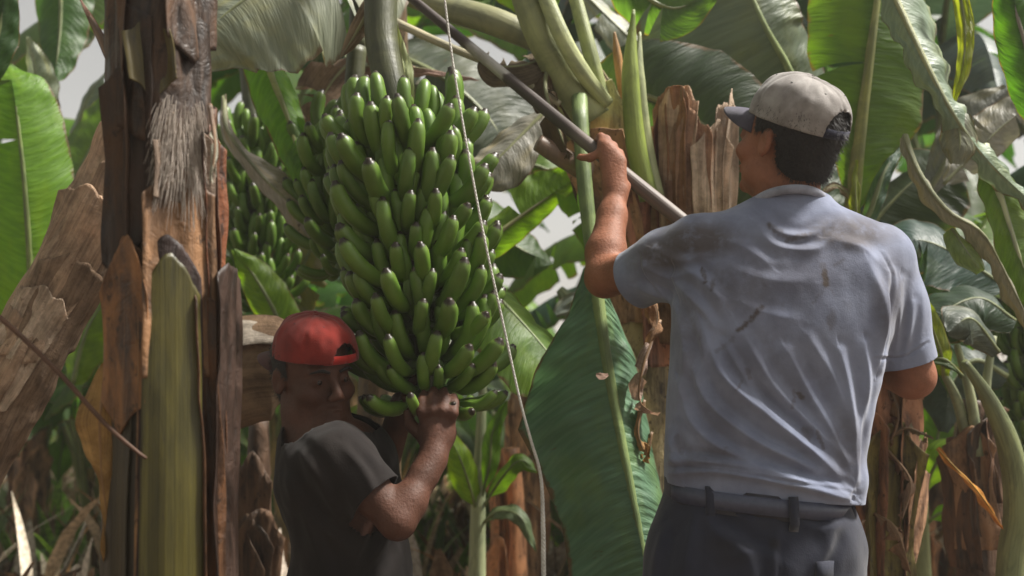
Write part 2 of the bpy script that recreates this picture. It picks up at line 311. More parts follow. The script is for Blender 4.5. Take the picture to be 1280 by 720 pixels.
def leaf(parent, pts, w, col='g', nh=(0, -1, .5), fold=(.2, .2), curl=(.5, .5), tears=(0, 0), ripple=.006, u0=0., rib=.010, ribcol=None,
         wr=None, world=False, nu=44, nv=7, split=.35, mat_=None, name='leaf', lean=.1, ribk=22, ribs=None):
    _ls[0] += 1; sd_ = _ls[0]
    if world: c0 = np.array([tuple(p) for p in pts], float); sc = 1.
    else: c0 = np.array([P(*p) for p in pts]); sc = float(np.mean([p[2] for p in pts]))/F_PX
    c = bez(c0, 60); i0 = int(u0*59)
    wl_ = prof(w) if np.isscalar(w) else np.array(w, float)
    wr_ = wl_ if wr is None else (prof(wr) if np.isscalar(wr) else np.array(wr, float))
    if not world and frames(c, nh)[1][30][0] < 0:      # first list always means the half on the left hand side
        wl_, wr_ = wr_, wl_; fold = fold[::-1]; curl = curl[::-1]; tears = tears[::-1]
    col_ = G_[col] if isinstance(col, str) else col
    rs = random.Random(sd_); col_ = tuple(x*rs.uniform(.85, 1.15) for x in col_)
    lam = mesh(*leaf_mesh(c[i0:], wl_*sc, wr_*sc, nh, fold, curl, tears, ripple, sd_, nu, nv, split, lean, ribs))
    dull = (max(col_)-min(col_))/max(col_) < .5      # silvery undersides let little light through
    o = link(name, lam, mat_ or (M_DULL if dull else M_LEAF), parent, col_)
    if rib:
        rc = ribcol or tuple(min(1, .25*x+y) for x, y in zip(col_, (.13, .16, .07)))
        T, S, N = frames(c, nh); c2 = c-N*rib*.35
        rad = np.array([1, .92, .8, .66, .5, .32, .12])*rib
        link('midrib', mesh(*tube(c2, rad, 8, ribk, .8, nh)), M_RIB, o, rc)
    return o
def sheath(parent, axis, rad, a0, a1, t0, t1, col, off=.006, peak=.5, pk=.12, flare=.03, rag=.014, seed=0, curl=.02, name='dry_sheath', matr=None, th=.002, n=(18, 44), wob=.010, jit=.6, low=0., twist=None):
    """a dried leaf base wrapped over part of a stem: angles in degrees (0 faces -Y), heights along the axis 0..1"""
    c = bez(axis, 80); k = len(c); tt = np.linspace(0, 1, k); L = np.linalg.norm(np.diff(c, axis=0), axis=1).sum()
    T = unit(np.gradient(c, axis=0)); X = unit(np.cross(np.broadcast_to([0, 1., 0], T.shape), T)); Y = np.cross(T, X)
    na, nz = n; V = []; UV = []
    tw = random.Random(seed*13+1).uniform(-16, 16) if twist is None else twist
    for i in range(nz+1):
        for j in range(na+1):
            s = j/na; top = t1+pk*(1-min(1, abs((s-peak)/(peak if s < peak else 1-peak)))**1.7)/max(L, .01)
            top += rag*(mnoise.noise(Vector((s*5, seed*3.1, 1)))+.35*mnoise.noise(Vector((s*17, seed*3.1, 9))))/max(L, .01)
            f = i/nz; bot = t0-low*(1-abs(2*s-1)**.9)/max(L, .01)+(rag*.8*mnoise.noise(Vector((s*6, seed*2.3, 4)))/max(L, .01) if t0 > .02 else 0); t = max(0, bot+(top-bot)*f); e = abs(2*s-1)
            ejit = 3.5*mnoise.noise(Vector((t*L*11, seed, s > .5)))+9*mnoise.noise(Vector((t*L*3, seed+5, s > .5)))
            a = R(a0+(a1-a0)*s+ejit*jit*e**2+tw*(f-.6)*(1 if t1-t0 < .5 else .4))
            p = np.array([np.interp(t, tt, c[:, d]) for d in range(3)]); x = np.array([np.interp(t, tt, X[:, d]) for d in range(3)]); y = np.array([np.interp(t, tt, Y[:, d]) for d in range(3)])
            r = float(np.interp(t, np.linspace(0, 1, len(rad)), rad))+off+flare*f**4+curl*e**6
            r += wob*mnoise.noise(Vector((a*3, t*L*3, seed)))+wob*.35*mnoise.noise(Vector((a*5, t*L*9, seed)))
            V.append(p+r*(math.sin(a)*x-math.cos(a)*y)); UV.append((t*L, s*(a1-a0)/60))
    Fc = [(i*(na+1)+j, i*(na+1)+j+1, (i+1)*(na+1)+j+1, (i+1)*(na+1)+j) for i in range(nz) for j in range(na)]
    o = link(name, mesh(V, Fc, UV), matr or M_SHEATH, parent, G_[col] if isinstance(col, str) else col)
    so = o.modifiers.new('thick', 'SOLIDIFY'); so.thickness = th; so.offset = -1
    return o
def stem(parent, axis, rad, col, name='pseudostem', wob=.05, n=20, k=40, seed=0, matr=None):
    V, Fc, uv = tube(axis, rad, n, k, 1, (0, -1, .05), wob, seed)
    uv = [(u, v*6) for u, v in uv]
    return link(name, mesh(V, Fc, uv), matr or M_SHEATH, parent, G_[col] if isinstance(col, str) else col)
def banana_mesh(L=.17, r=.0185, bend=1.15, seed=0):
    """finger starting at the origin along +X, curving towards +Z; pedicel, ridged body, blunt dry tip"""
    k, n = 15, 9; s = np.array([0, .05, .11, .17, .23, .31, .42, .54, .66, .77, .86, .92, .96, .975, 1.])
    rp = np.array([.46, .44, .52, .72, .90, .98, 1.0, 1.0, 1.0, .98, .92, .78, .55, .38, .33])*r
    ang = bend*s**1.25; ds = np.diff(s, prepend=0)*L; x = np.cumsum(np.cos(ang)*ds); z = np.cumsum(np.sin(ang)*ds); V = []; UV = []
    for i in range(k):
        for j in range(n):
            a = 2*math.pi*j/n; rr = rp[i]*(1+.10*math.cos(5*a+seed)*(1 if 3 < i < 11 else .2))
            u = rr*math.cos(a); v = rr*math.sin(a)*.96
            V.append((x[i]-math.sin(ang[i])*u, v, z[i]+math.cos(ang[i])*u)); UV.append((s[i], j/n))
    Fc = [(i*n+j, i*n+(j+1) % n, (i+1)*n+(j+1) % n, (i+1)*n+j) for i in range(k-1) for j in range(n)]
    Fc += [tuple(range(n))[::-1], tuple((k-1)*n+j for j in range(n))]
    me = mesh(V, Fc, UV); me.polygons.foreach_set('use_smooth', [True]*len(me.polygons)); me.materials.append(M_BAN); return me
BANS = [banana_mesh(.184, .0200, 1.30, 0), banana_mesh(.174, .0192, 1.60, 1), banana_mesh(.164, .0204, 1.10, 2), banana_mesh(.154, .0186, 1.45, 3)]
def bunch(name, axis, hands, scale, label, group, stalk_r, tilt0=35, tilt1=-5, arc=(0, 360), rows=2, per=9, seed=1, spread=1.0, core=.05, t0=.06):
    rs = random.Random(seed); c = bez(axis, 60); base = c[-1]
    root = empty(name, tuple(base), label, 'banana bunch', group)
    link('stalk', mesh(*tube(axis, [stalk_r*1.1, stalk_r, stalk_r*.9, stalk_r*.6], 12, 30, 1, (0, -1, .2), .04)), M_RIB, root, (.055, .065, .032))
    for h in range(hands):
        t = t0+(.97-t0)*h/(hands-1); p = c[int(t*59)]; axd = unit(c[min(59, int(t*59)+3)]-c[max(0, int(t*59)-3)])
        # the cushion that carries the fingers of one hand
        ph = h*2.4+rs.uniform(-.3, .3); cen = p
        cr = core*scale*(1-.25*t)
        V, Fc, uv = tube([p+(np.array([math.cos(q), math.sin(q), .0]))*cr*.75 for q in np.linspace(0, 5.6, 8)], [cr*.34]*3, 7, 20, 1.0, (0, 0, 1), .1)
        hd = link('hand', mesh(V, Fc, uv), M_RIB, root, (.075, .13, .04))
        for rw in range(rows):
            nf = per-(1 if rw else 0)-(1 if t > .85 else 0)
            for f in range(nf):
                az = 2*math.pi*(f+.5*rw+rs.uniform(-.16, .16))/nf+ph
                if not (arc[0] <= math.degrees(az) % 360 <= arc[1]): continue
                tl = R((tilt0+(tilt1-tilt0)*t if h < hands-1 else tilt1-22)+(18 if rw == 0 else -8)+rs.uniform(-10, 10))
                sc = scale*(1.04-.16*t)*rs.uniform(.86, 1.10)*(.84 if h == hands-1 else 1)
                d = np.array([math.cos(az), math.sin(az), 0])
                loc = p+d*cr*spread+np.array([0, 0, (.016 if rw == 0 else -.014)*scale])+d*(.0 if rw == 0 else .012*scale)
                m = Matrix.Translation(Vector(loc)) @ Matrix.Rotation(az, 4, 'Z') @ Matrix.Rotation(-tl, 4, 'Y') @ Matrix.Rotation(rs.uniform(-.25, .25), 4, 'X') @ Matrix.Scale(sc, 4)
                b = bpy.data.objects.new('banana', BANS[rs.randrange(4)]); C.objects.link(b); b.parent = hd
                b.matrix_parent_inverse = wm(hd).inverted(); b.matrix_basis = m
    return root

# ---------------------------------------------------------------- ground, litter, undergrowth
def hgt(x, y):
    return .10*mnoise.noise(Vector((x*.35, y*.35, 2)))+.04*mnoise.noise(Vector((x*1.3, y*1.3, 5)))
def build_ground():
    xs = np.concatenate([[-900, -200, -60, -30], np.linspace(-14, 14, 71), [30, 60, 200, 900]]); ys = np.concatenate([[-300, -60, -20, -6], np.linspace(-1, 26, 68), [40, 70, 200, 900]])
    V = [(x, y, hgt(x, y)*(1 if abs(x) < 20 and abs(y) < 30 else 0)) for y in ys for x in xs]; n = len(xs)
    Fc = [(j*n+i, j*n+i+1, (j+1)*n+i+1, (j+1)*n+i) for j in range(len(ys)-1) for i in range(n-1)]
    tag(link('ground', mesh(V, Fc), M_SOIL), kind='structure')
build_ground()
def scatter(name, pieces, matr, label, cat):
    """pieces: (verts, faces, colour) merged into one loose covering"""
    V = []; Fc = []; col = []
    for v, f, c_ in pieces:
        o = len(V); V += list(v); Fc += [tuple(i+o for i in q) for q in f]; col += [c_]*len(v)
    me = mesh(V, Fc); a = me.color_attributes.new('tint', 'FLOAT_COLOR', 'POINT')
    a.data.foreach_set('color', np.array([(*c_, 1) for c_ in col], dtype=np.float32).ravel())
    return tag(link(name, me, matr), label, cat, None, 'stuff')
def litter_pieces(n, seed):
    rs = random.Random(seed); out = []
    pal = [(.24, .17, .11), (.33, .26, .19), (.14, .085, .05), (.42, .36, .30), (.20, .11, .055), (.09, .055, .035), (.28, .25, .22)]
    for _ in range(n):
        y = 2.6+10*rs.random()**1.5; x = rs.uniform(-.62, .62)*y; L = rs.uniform(.10, .45); W = rs.uniform(.02, .09)
        az = rs.uniform(0, 6.28); el = rs.choice([rs.uniform(-.2, .4), rs.uniform(.2, 1.2)]); z = hgt(x, y)+rs.uniform(0, .10)
        d = np.array([math.cos(az)*math.cos(el), math.sin(az)*math.cos(el), math.sin(el)]); s = np.array([-math.sin(az), math.cos(az), rs.uniform(-.6, .6)]); u = np.cross(d, s)
        V = []; k = 5; cv = rs.uniform(-.5, .9)
        for i in range(k):
            t = i/(k-1); w_ = W*(math.sin(math.pi*(.15+.8*t)))*rs.uniform(.7, 1.2); p = np.array([x, y, z])+d*L*t+u*cv*L*t*t*.6
            V += [p-s*w_+u*w_*.5, p+u*rs.uniform(-.01, .01), p+s*w_*rs.uniform(.6, 1.1)+u*w_*.6]
        Fc = [(i*3+j, i*3+j+1, i*3+j+4, i*3+j+3) for i in range(k-1) for j in range(2)]
        b = rs.uniform(.8, 1.7); c_ = rs.choice(pal); out.append((V, Fc, tuple(q*b for q in c_)))
    return out
scatter('leaf_litter', litter_pieces(6500, 3), M_LITTER, 'brown dead banana leaf litter covering the plantation floor', 'litter')
def blade_pieces(n, seed, pal, xr, yr, hr, wr):
    rs = random.Random(seed); out = []
    for _ in range(n):
        y = rs.uniform(*yr); x = rs.uniform(*xr)*y; L = rs.uniform(*hr); az = rs.uniform(0, 6.28); W = rs.uniform(*wr); ln = rs.uniform(.15, .7)
        d = np.array([math.cos(az), math.sin(az), 0]); s = np.array([-math.sin(az), math.cos(az), 0]); V = []; k = 6; z0 = hgt(x, y)
        for i in range(k):
            t = i/(k-1); w_ = W*math.sin(math.pi*(.12+.86*t)); p = np.array([x, y, z0])+np.array([0, 0, 1])*L*(t-.35*ln*t*t)+d*L*ln*t*t
            V += [p-s*w_-d*w_*.3, p, p+s*w_-d*w_*.3]
        Fc = [(i*3+j, i*3+j+1, i*3+j+4, i*3+j+3) for i in range(k-1) for j in range(2)]
        b = rs.uniform(.6, 1.3); c_ = rs.choice(pal); out.append((V, Fc, tuple(q*b for q in c_)))
    return out
GP = [(.12, .21, .04), (.16, .27, .05), (.08, .15, .035), (.22, .27, .12), (.15, .20, .10)]
scatter('weeds', blade_pieces(2600, 5, GP, (-.6, .62), (4.6, 15), (.2, .8), (.012, .05)), M_WEED, 'low green weeds and young suckers covering the ground between stems', 'undergrowth')
DP = [(.40, .30, .20), (.52, .42, .30), (.26, .16, .09), (.58, .50, .40), (.42, .24, .11)]
scatter('dry_undergrowth', blade_pieces(1100, 6, DP, (-.6, .62), (4.2, 10), (.25, .95), (.008, .04)), M_LITTER, 'dry straw coloured stalks and shrivelled leaves between the plants', 'undergrowth')

# ---------------------------------------------------------------- plants of the grove behind
def grove_plant(px, d, h, label, seed, nleaf=8, lw=.30, ll=1.7, cols='gmdbm', group='banana plants of the grove behind', dead=4, rr=.085):
    rs = random.Random(seed); b = P(px, 500, d); x, y = b[0], b[1]; z0 = hgt(x, y)
    root = empty('banana_plant', (x, y, z0), label, 'banana plant', group)
    ax = [(x, y, z0-.05), (x+rs.uniform(-.05, .05), y, z0+h*.5), (x+rs.uniform(-.1, .1), y+rs.uniform(-.1, .1), z0+h)]
    rad = [rr*1.2, rr, rr*.85, rr*.6]
    stem(root, ax, rad, (.16, .13, .06), seed=seed, n=14, k=26)
    for i in range(dead):
        a = rs.uniform(-120, 60); sheath(root, ax, rad, a, a+rs.uniform(50, 120), rs.uniform(0, .3), rs.uniform(.5, .95), rs.choice(['n', 't', 'n']), seed=seed*7+i, n=(9, 18), pk=.2, flare=.05)
    top = np.array(ax[-1])
    for i in range(nleaf):
        az = i*2.4+rs.uniform(-.4, .4); L = ll*rs.uniform(.75, 1.15); d2 = np.array([math.cos(az), math.sin(az), 0]); el = rs.uniform(.35, 1.15); dr = rs.uniform(.3, 1.0)
        pts = [top-np.array([0, 0, .25]), top+d2*L*.18+np.array([0, 0, L*.28*el+.1]), top+d2*L*.5+np.array([0, 0, L*.48*el]), top+d2*L*.82+np.array([0, 0, L*(.50*el-.25*dr)]), top+d2*L*(1.02)+np.array([0, 0, L*(.42*el-.62*dr)])]
        leaf(root, pts, lw*rs.uniform(.8, 1.15), cols[rs.randrange(len(cols))], nh=(0, 0, 1), fold=(.25, .25), curl=(.8, .8), tears=(rs.randrange(1, 10), rs.randrange(1, 10)), u0=.22, rib=.018, world=True, nu=30, nv=5, ribk=14)
    for i in range(dead//2):     # collapsed dead leaves hanging round the stem
        az = rs.uniform(0, 6.28); d2 = np.array([math.cos(az), math.sin(az), 0]); L = rs.uniform(.6, 1.2)
        pts = [top-np.array([0, 0, .2]), top+d2*.16-np.array([0, 0, .1]), top+d2*.22-np.array([0, 0, .5*L]), top+d2*.2-np.array([0, 0, L])]
        leaf(root, pts, .11, 'n', nh=tuple(d2+np.array([0, 0, .1])), fold=(.7, .7), curl=(1.4, 1.4), tears=(5, 5), u0=.15, rib=.012, ribcol=(.2, .13, .07), world=True, nu=20, nv=4, mat_=M_PAPER, ribk=10)
    return root
def G(px, d, h, label, seed, **k): return grove_plant(px, d, h, label, seed, **k)
G(-60, 6.0, 2.3, 'leafy grove plant farthest left, outside the leaning dead stem', 11)
G(120, 9.0, 1.6, 'distant grove plant in the gap left of the peeling stem', 12, cols='gfm', ll=1.2)
G(330, 5.4, 2.5, 'tall grove plant above the far fruit bunch', 13, cols='gmvd')
G(455, 7.5, 2.5, 'grove plant straight behind the large fruit bunch', 14, cols='gmd')
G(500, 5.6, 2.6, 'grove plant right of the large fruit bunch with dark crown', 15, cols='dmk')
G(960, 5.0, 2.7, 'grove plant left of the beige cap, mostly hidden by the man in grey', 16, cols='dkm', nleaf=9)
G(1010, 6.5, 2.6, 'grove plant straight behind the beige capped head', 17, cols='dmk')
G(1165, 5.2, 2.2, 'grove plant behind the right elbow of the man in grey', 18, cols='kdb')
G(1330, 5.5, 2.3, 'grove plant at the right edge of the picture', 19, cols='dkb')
G(240, 11.0, 2.4, 'far grove plant hidden behind the peeling stem', 20, cols='gm')
G(540, 12.0, 1.5, 'far small grove plant below the large bunch', 21, cols='gmf', ll=1.3)
G(650, 9.0, .7, 'low young grove plant under the bright sky gap', 22, cols='mgf', ll=.9, lw=.2, dead=2)
G(770, 12.0, 1.0, 'far low grove plant behind the long hanging leaf', 23, cols='gm', ll=1.1)
G(940, 11.0, 2.4, 'far grove plant hidden by the man in grey', 24, cols='dm')
G(1090, 10.0, 2.2, 'far grove plant between the two right hand stems', 25, cols='mgd')
G(1230, 9.0, 2.2, 'far grove plant behind the orange dried leaf', 26, cols='mdg')
G(20, 13.0, 2.2, 'far grove plant low at the left edge', 27, cols='gm')
# lower, bushier plants that close the view between the stems
LOW = [(-20, 4.8, .9, 'low bushy plant at the left edge under the leaning stem'), (70, 6.4, .9, 'low bushy plant in the left gap beside the leaning stem'), (110, 5.2, .7, 'smaller low bushy plant close left of the peeling stem'), (300, 6.6, 1.2, 'low bushy plant beside the fallen stem end'), (360, 4.6, 1.0, 'low bushy plant behind the red cap'), (470, 5.2, .6, 'low bushy plant behind the raised forearm'), (540, 7.0, .9, 'low bushy plant under the bunch, farther off'), (610, 6.2, .8, 'low bushy plant behind the pale young stalk'), (690, 5.6, .5, 'lowest bushy plant left of the long hanging leaf'), (760, 7.0, .8, 'low bushy plant behind the long hanging leaf'), (890, 4.6, 1.2, 'bushy plant behind the cut sheath crown'), (930, 5.8, 1.5, 'bushy plant behind the shoulders of the man in grey'), (1050, 4.8, 1.5, 'bushy plant right of the neck of the man in grey'), (1130, 5.6, .8, 'low bushy plant right of the grey shirt'), (1190, 4.4, 1.4, 'bushy dark plant above the right elbow'), (1240, 6.0, .8, 'low bushy plant at the lower right'), (1300, 4.4, 1.3, 'bushy dark plant at the right edge')]
for i, (px, d, h, lab) in enumerate(LOW):
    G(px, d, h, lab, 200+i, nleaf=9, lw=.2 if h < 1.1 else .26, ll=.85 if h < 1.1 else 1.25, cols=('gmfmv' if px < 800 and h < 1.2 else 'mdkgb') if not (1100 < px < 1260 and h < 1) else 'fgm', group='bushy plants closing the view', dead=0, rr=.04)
# far rows: closed green belt at the end of the plantation
for i in range(22):
    px = -150+i*75; d = 14.5+(i*37 % 5)*.7; gap = 590 < px < 840
    G(px, d, 1.0 if gap else 1.9+.3*((i*7) % 4)*.5, 'far row plant, %s from the left in the closing belt' % ['first', 'second', 'third', 'fourth', 'fifth', 'sixth', 'seventh', 'eighth', 'ninth', 'tenth', 'eleventh', 'twelfth', 'thirteenth', 'fourteenth', 'fifteenth', 'sixteenth', 'seventeenth', 'eighteenth', 'nineteenth', 'twentieth', 'twenty-first', 'twenty-second'][i], 300+i, nleaf=7, lw=.34, ll=1.5 if not gap else 1.0, cols='gmd', group='far row of banana plants', dead=0)
for i, (x, y, lab) in enumerate([(-.6, -2.2, 'behind the viewpoint'), (-2.6, -3.0, 'behind the viewpoint to the left'), (-3.0, 1.6, 'left of the peeling stem outside the view')]):  # unseen plants, added so their canopies cut the frontal skylight
    g = G(640, 3, 2.3, 'unseen banana plant added for shade, standing '+lab, 400+i, nleaf=10, lw=.36, ll=2.0, cols='gmd', group='plants around the viewpoint', dead=2); q = P(640, 500, 3); g.location = (x, y, 0)
# ---------------------------------------------------------------- peeling stem, left foreground
def ax_px(pts): return [tuple(P(*p)) for p in pts]
D1 = 1.65
ax1 = ax_px([(205, 1330, D1), (206, 720, D1), (208, 420, D1), (205, 200, D1), (196, 0, D1), (190, -160, D1)])
ax1[0] = (ax1[0][0], ax1[0][1], -.05)
rad1 = [.086, .082, .075, .066, .062, .06]
st1 = empty('peeling_banana_stem', (ax1[0][0], ax1[0][1], 0), 'thick foreground banana stem with peeling brown sheaths and olive green strips', 'banana stem')
_c = bez(ax1, 200); _px, _py = to_px(_c)
def th1(py): return float(np.interp(-py, -_py, np.linspace(0, 1, 200)))
stem(st1, ax1, rad1, (.060, .045, .022), seed=4, n=28, k=60, wob=.03)
def sh1(a0, a1, y0, y1, col, **k):     # y0 lower, y1 upper edge measured in the photograph
    return sheath(st1, ax1, rad1, a0, a1, th1(y0), th1(y1), tuple(.74*q for q in col), **k)
sh1(-70, 2, 600, 345, (.20, .098, .044), off=.006, peak=.55, pk=.08, flare=.006, seed=4, curl=.004, wob=.006, n=(24, 50), low=.02, jit=.3)
sh1(-50, 2, 500, 372, (.24, .128, .060), off=.019, peak=.66, pk=.13, flare=.010, seed=24, curl=.004, wob=.006, n=(20, 50), low=.07, jit=.3)
sh1(0, 66, 470, 250, (.21, .125, .068), off=.011, peak=.6, pk=.05, flare=.002, seed=5, twist=0, jit=.3, wob=.006, n=(22, 40))
sh1(-58, -5, 1300, 462, (.030, .024, .010), off=.011, peak=.25, pk=.06, flare=.0, seed=2, name='green_sheath', n=(18, 60), wob=.004, curl=.003, jit=.35, matr=M_GREEN)
sh1(-34, -14, 1300, 505, (.045, .036, .012), off=.014, peak=.3, pk=.08, flare=.0, seed=22, name='green_sheath', n=(10, 60), wob=.004, curl=.003, jit=.35, matr=M_GREEN)
sh1(-5, 53, 1300, 352, (.030, .016, .014), off=.015, peak=.42, pk=.095, flare=.001, twist=0, seed=19, n=(22, 70), wob=.003, curl=.004, jit=.3)
sh1(-2, 49, 1300, 374, (.070, .066, .009), off=.0215, peak=.42, pk=.09, flare=.0, twist=0, seed=1, name='green_sheath', n=(22, 70), wob=.003, curl=.002, jit=.3, matr=M_GREEN)
sh1(-6, -2, 1300, 372, (.24, .15, .08), off=.018, twist=0, peak=.5, pk=.06, flare=.002, seed=20, n=(5, 80), wob=.003, jit=.15, curl=.002)
sh1(48, 66, 1300, 380, (.10, .048, .02), off=.010, peak=.4, pk=.06, flare=.0, seed=21, n=(8, 60), wob=.004, jit=.8)
sh1(58, 118, 1300, 350, (.032, .017, .011), off=.022, peak=.45, pk=.03, flare=.012, seed=3, curl=.014, n=(20, 60), wob=.010, jit=.9)
sh1(58, 100, 430, 190, (.15, .058, .026), off=.010, peak=.5, pk=.05, flare=.010, seed=6, curl=.012, wob=.012, n=(14, 40), low=.05)
sh1(10, 70, 255, 200, (.34, .27, .22), off=.013, twist=0, peak=.66, pk=.085, flare=.0, seed=7, wob=.008, rag=.05, name='fibrous_sheath', low=.03, n=(24, 36), matr=M_PAPER)
sh1(-84, 8, 300, 40, (.040, .024, .016), off=.008, peak=.4, pk=.05, flare=.004, seed=8, wob=.012, curl=.010, low=.09, n=(26, 44))
sh1(-52, -20, 330, 120, (.060, .036, .022), off=.013, peak=.6, pk=.05, flare=.006, seed=28, wob=.012, curl=.012, low=.10, n=(16, 44))
sh1(-30, 84, 170, -150, (.055, .034, .022), off=.011, peak=.5, pk=.03, flare=.0, seed=9, wob=.012, curl=.010, low=.06, n=(28, 44))
sh1(-12, 30, 118, 60, (.085, .070, .014), off=.016, peak=.55, pk=.04, flare=.0, seed=10, wob=.004, name='green_sheath', low=.04, matr=M_GREEN)
sh1(-95, -14, 95, -150, (.090, .056, .036), off=.012, peak=.4, pk=.03, flare=.0, seed=12, wob=.014, curl=.014, low=.10, n=(22, 40))
sh1(26, 90, 70, -150, (.075, .045, .028), off=.018, peak=.4, pk=.03, flare=.0, seed=16, wob=.014, curl=.014, low=.05, n=(22, 40))
sh1(84, 150, 900, 150, (.09, .045, .024), off=.004, pk=.04, flare=.01, seed=15, wob=.012, curl=.01)
leaf(st1, [(146, 436, 1.62), (126, 505, 1.585), (126, 580, 1.58), (134, 660, 1.59), (138, 760, 1.60)], [4, 30, 36, 14, 8, 6, 5], (.36, .20, .085), wr=[4, 26, 26, 20, 14, 12, 10], nh=(-.15, -1, .15), fold=(.0, .3), curl=(.35, .5), rib=.003, ribcol=(.3, .17, .07), mat_=M_PAPER, name='dry_flap', nu=44, nv=8, ripple=.006)
leaf(st1, [(150, 100, 1.66), (125, 45, 1.68), (98, -6, 1.72)], [14, 15, 11, 2], 'n', fold=(.6, .6), curl=(1., 1.), rib=.008, ribcol=(.2, .13, .08), mat_=M_PAPER, name='dry_leaf_base', nu=20, nv=4)
leaf(st1, [(262, 130, 1.6), (268, 180, 1.58), (262, 235, 1.57)], [7, 12, 12, 3], (.30, .26, .22), fold=(.5, .5), curl=(1., 1.), rib=.004, ribcol=(.2, .13, .08), mat_=M_PAPER, name='dry_leaf_base', nu=20, nv=4, tears=(4, 4))
def hair_fibres(parent, n, a, y0, y1, col, seed):
    """loose grey fibres of a rotted sheath"""
    rs = random.Random(seed); mb = MB(); T = bez(ax1, 200)
    for _ in range(n):
        t0 = th1(rs.uniform(y0, y1)); t1 = max(0, t0-rs.uniform(.025, .06)); an = R(rs.uniform(*a)); an2 = an+(an-R(44))*.35+rs.uniform(-.06, .06); pts = []
        for q in range(4):
            t = t0+(t1-t0)*q/3; p = T[min(199, int(t*199))]; r = float(np.interp(t, np.linspace(0, 1, len(rad1)), rad1))+.017+.007*rs.random(); aa = an+(an2-an)*q/3
            pts.append((p[0]+r*math.sin(aa), p[1]-r*math.cos(aa), p[2]))
        mb.add(tube(pts, [.0007, .0006, .0003], 3, 5, cap=False))
    o = link('fibres', mb.mesh(), M_PLAIN, parent, col); o['kind'] = 'stuff'
hair_fibres(st1, 330, (12, 62), 130, 236, (.46, .40, .35), 5)
# thin bare stalk that slants in from the left edge to the stem
tag(link('dry_stalk', mesh(*tube(ax_px([(-60, 355, 1.60), (0, 397, 1.58), (70, 462, 1.56), (130, 528, 1.55), (168, 562, 1.545), (183, 573, 1.545)]), [.0042, .004, .0036, .0032, .0024], 7, 30)), M_PLAIN, None, (.10, .05, .03)), 'thin bare brown stalk slanting from the left edge onto the peeling stem', 'stalk')
# leaning dead trunk behind it
axL = ax_px([(-330, 1150, 2.7), (-60, 612, 2.45), (18, 474, 2.4), (76, 368, 2.4), (128, 264, 2.38), (170, 170, 2.38)]); radL = [.10, .086, .078, .074, .068, .05]
tl_ = empty('leaning_dead_stem', (axL[0][0], axL[0][1], 0), 'dead banana stem wrapped in wrinkled papery brown leaves, leaning at the left edge', 'banana stem')
stem(tl_, axL, radL, (.24, .16, .10), seed=9, n=32, k=70, wob=.05, matr=M_PAPER)
for i, (a0, a1, t0, t1, co) in enumerate([(-100, 20, .1, .50, (.40, .29, .21)), (-20, 90, .2, .66, (.29, .21, .15)), (-80, 50, .46, .80, (.46, .34, .25)), (-10, 100, .5, .9, (.30, .22, .16)), (-70, 70, .68, .98, (.48, .37, .28)), (-40, 40, .36, .58, (.56, .46, .37))]):
    sheath(tl_, axL, radL, a0, a1, t0, t1, co, off=.005+.004*(i % 3), pk=.09, flare=.014, seed=30+i, wob=.013, curl=.004, rag=.04, matr=M_PAPER, n=(34, 50), low=.04, jit=.8)
# broken dead stem lying behind the red cap
axB = ax_px([(150, 560, 2.75), (230, 500, 2.72), (300, 468, 2.7), (345, 462, 2.7), (372, 470, 2.72)]); radB = [.12, .135, .138, .128, .05]
bl = empty('fallen_dead_stem', tuple(PV(260, 500, 2.72)), 'pale weathered fallen stem end resting behind the red cap', 'fallen stem')
stem(bl, axB, radB, (.30, .21, .14), seed=3, n=28, k=44, wob=.2, matr=M_PAPER)
sheath(bl, axB, radB, -110, -25, .1, .86, (.50, .46, .41), off=.002, seed=42, wob=.03, pk=.05, flare=-.02, matr=M_PAPER, rag=.06)
stem(bl, [tuple(P(190, 520, 2.9)), (P(180, 520, 2.95)[0], 2.95, -.05)], [.06, .075], 'n', name='prop', matr=M_PAPER, n=12, k=12)

# ---------------------------------------------------------------- the fruit bunch being cut
bunch('banana_bunch', ax_px([(478, -60, 2.40), (476, 40, 2.36), (488, 110, 2.33), (506, 200, 2.32), (520, 300, 2.31), (530, 400, 2.30), (538, 518, 2.29)]),
      10, 1.0, 'large bunch of green bananas hanging between the two men', None, .036, 26, 2, per=16, seed=5, core=.066, t0=.49)
bunch('banana_bunch', ax_px([(446, 60, 2.9), (440, 140, 2.88), (436, 240, 2.85), (440, 345, 2.85)]),
      6, .95, 'shaded green banana bunch half hidden behind the left side of the large one', None, .026, 30, 5, per=12, seed=15, core=.06, t0=.52)
# second bunch behind
bunch('banana_bunch', ax_px([(310, 80, 3.65), (316, 160, 3.62), (324, 280, 3.6), (336, 405, 3.6)]), 9, .84, 'far bunch of small green bananas hanging behind the peeling stem', None, .03, 28, 6, per=13, seed=8, t0=.42, core=.066)
bunch('banana_bunch', ax_px([(1300, 360, 3.3), (1292, 420, 3.3), (1290, 500, 3.3), (1290, 560, 3.3)]), 6, .72, 'green banana bunch cut off by the right edge', None, .02, 45, 10, per=11, seed=9)

# ---------------------------------------------------------------- plants whose leaves frame the picture
def plant(name, px, d, label, h=None):
    b = P(px, 500, d); return empty(name, (b[0], b[1], hgt(b[0], b[1])), label, 'banana plant')
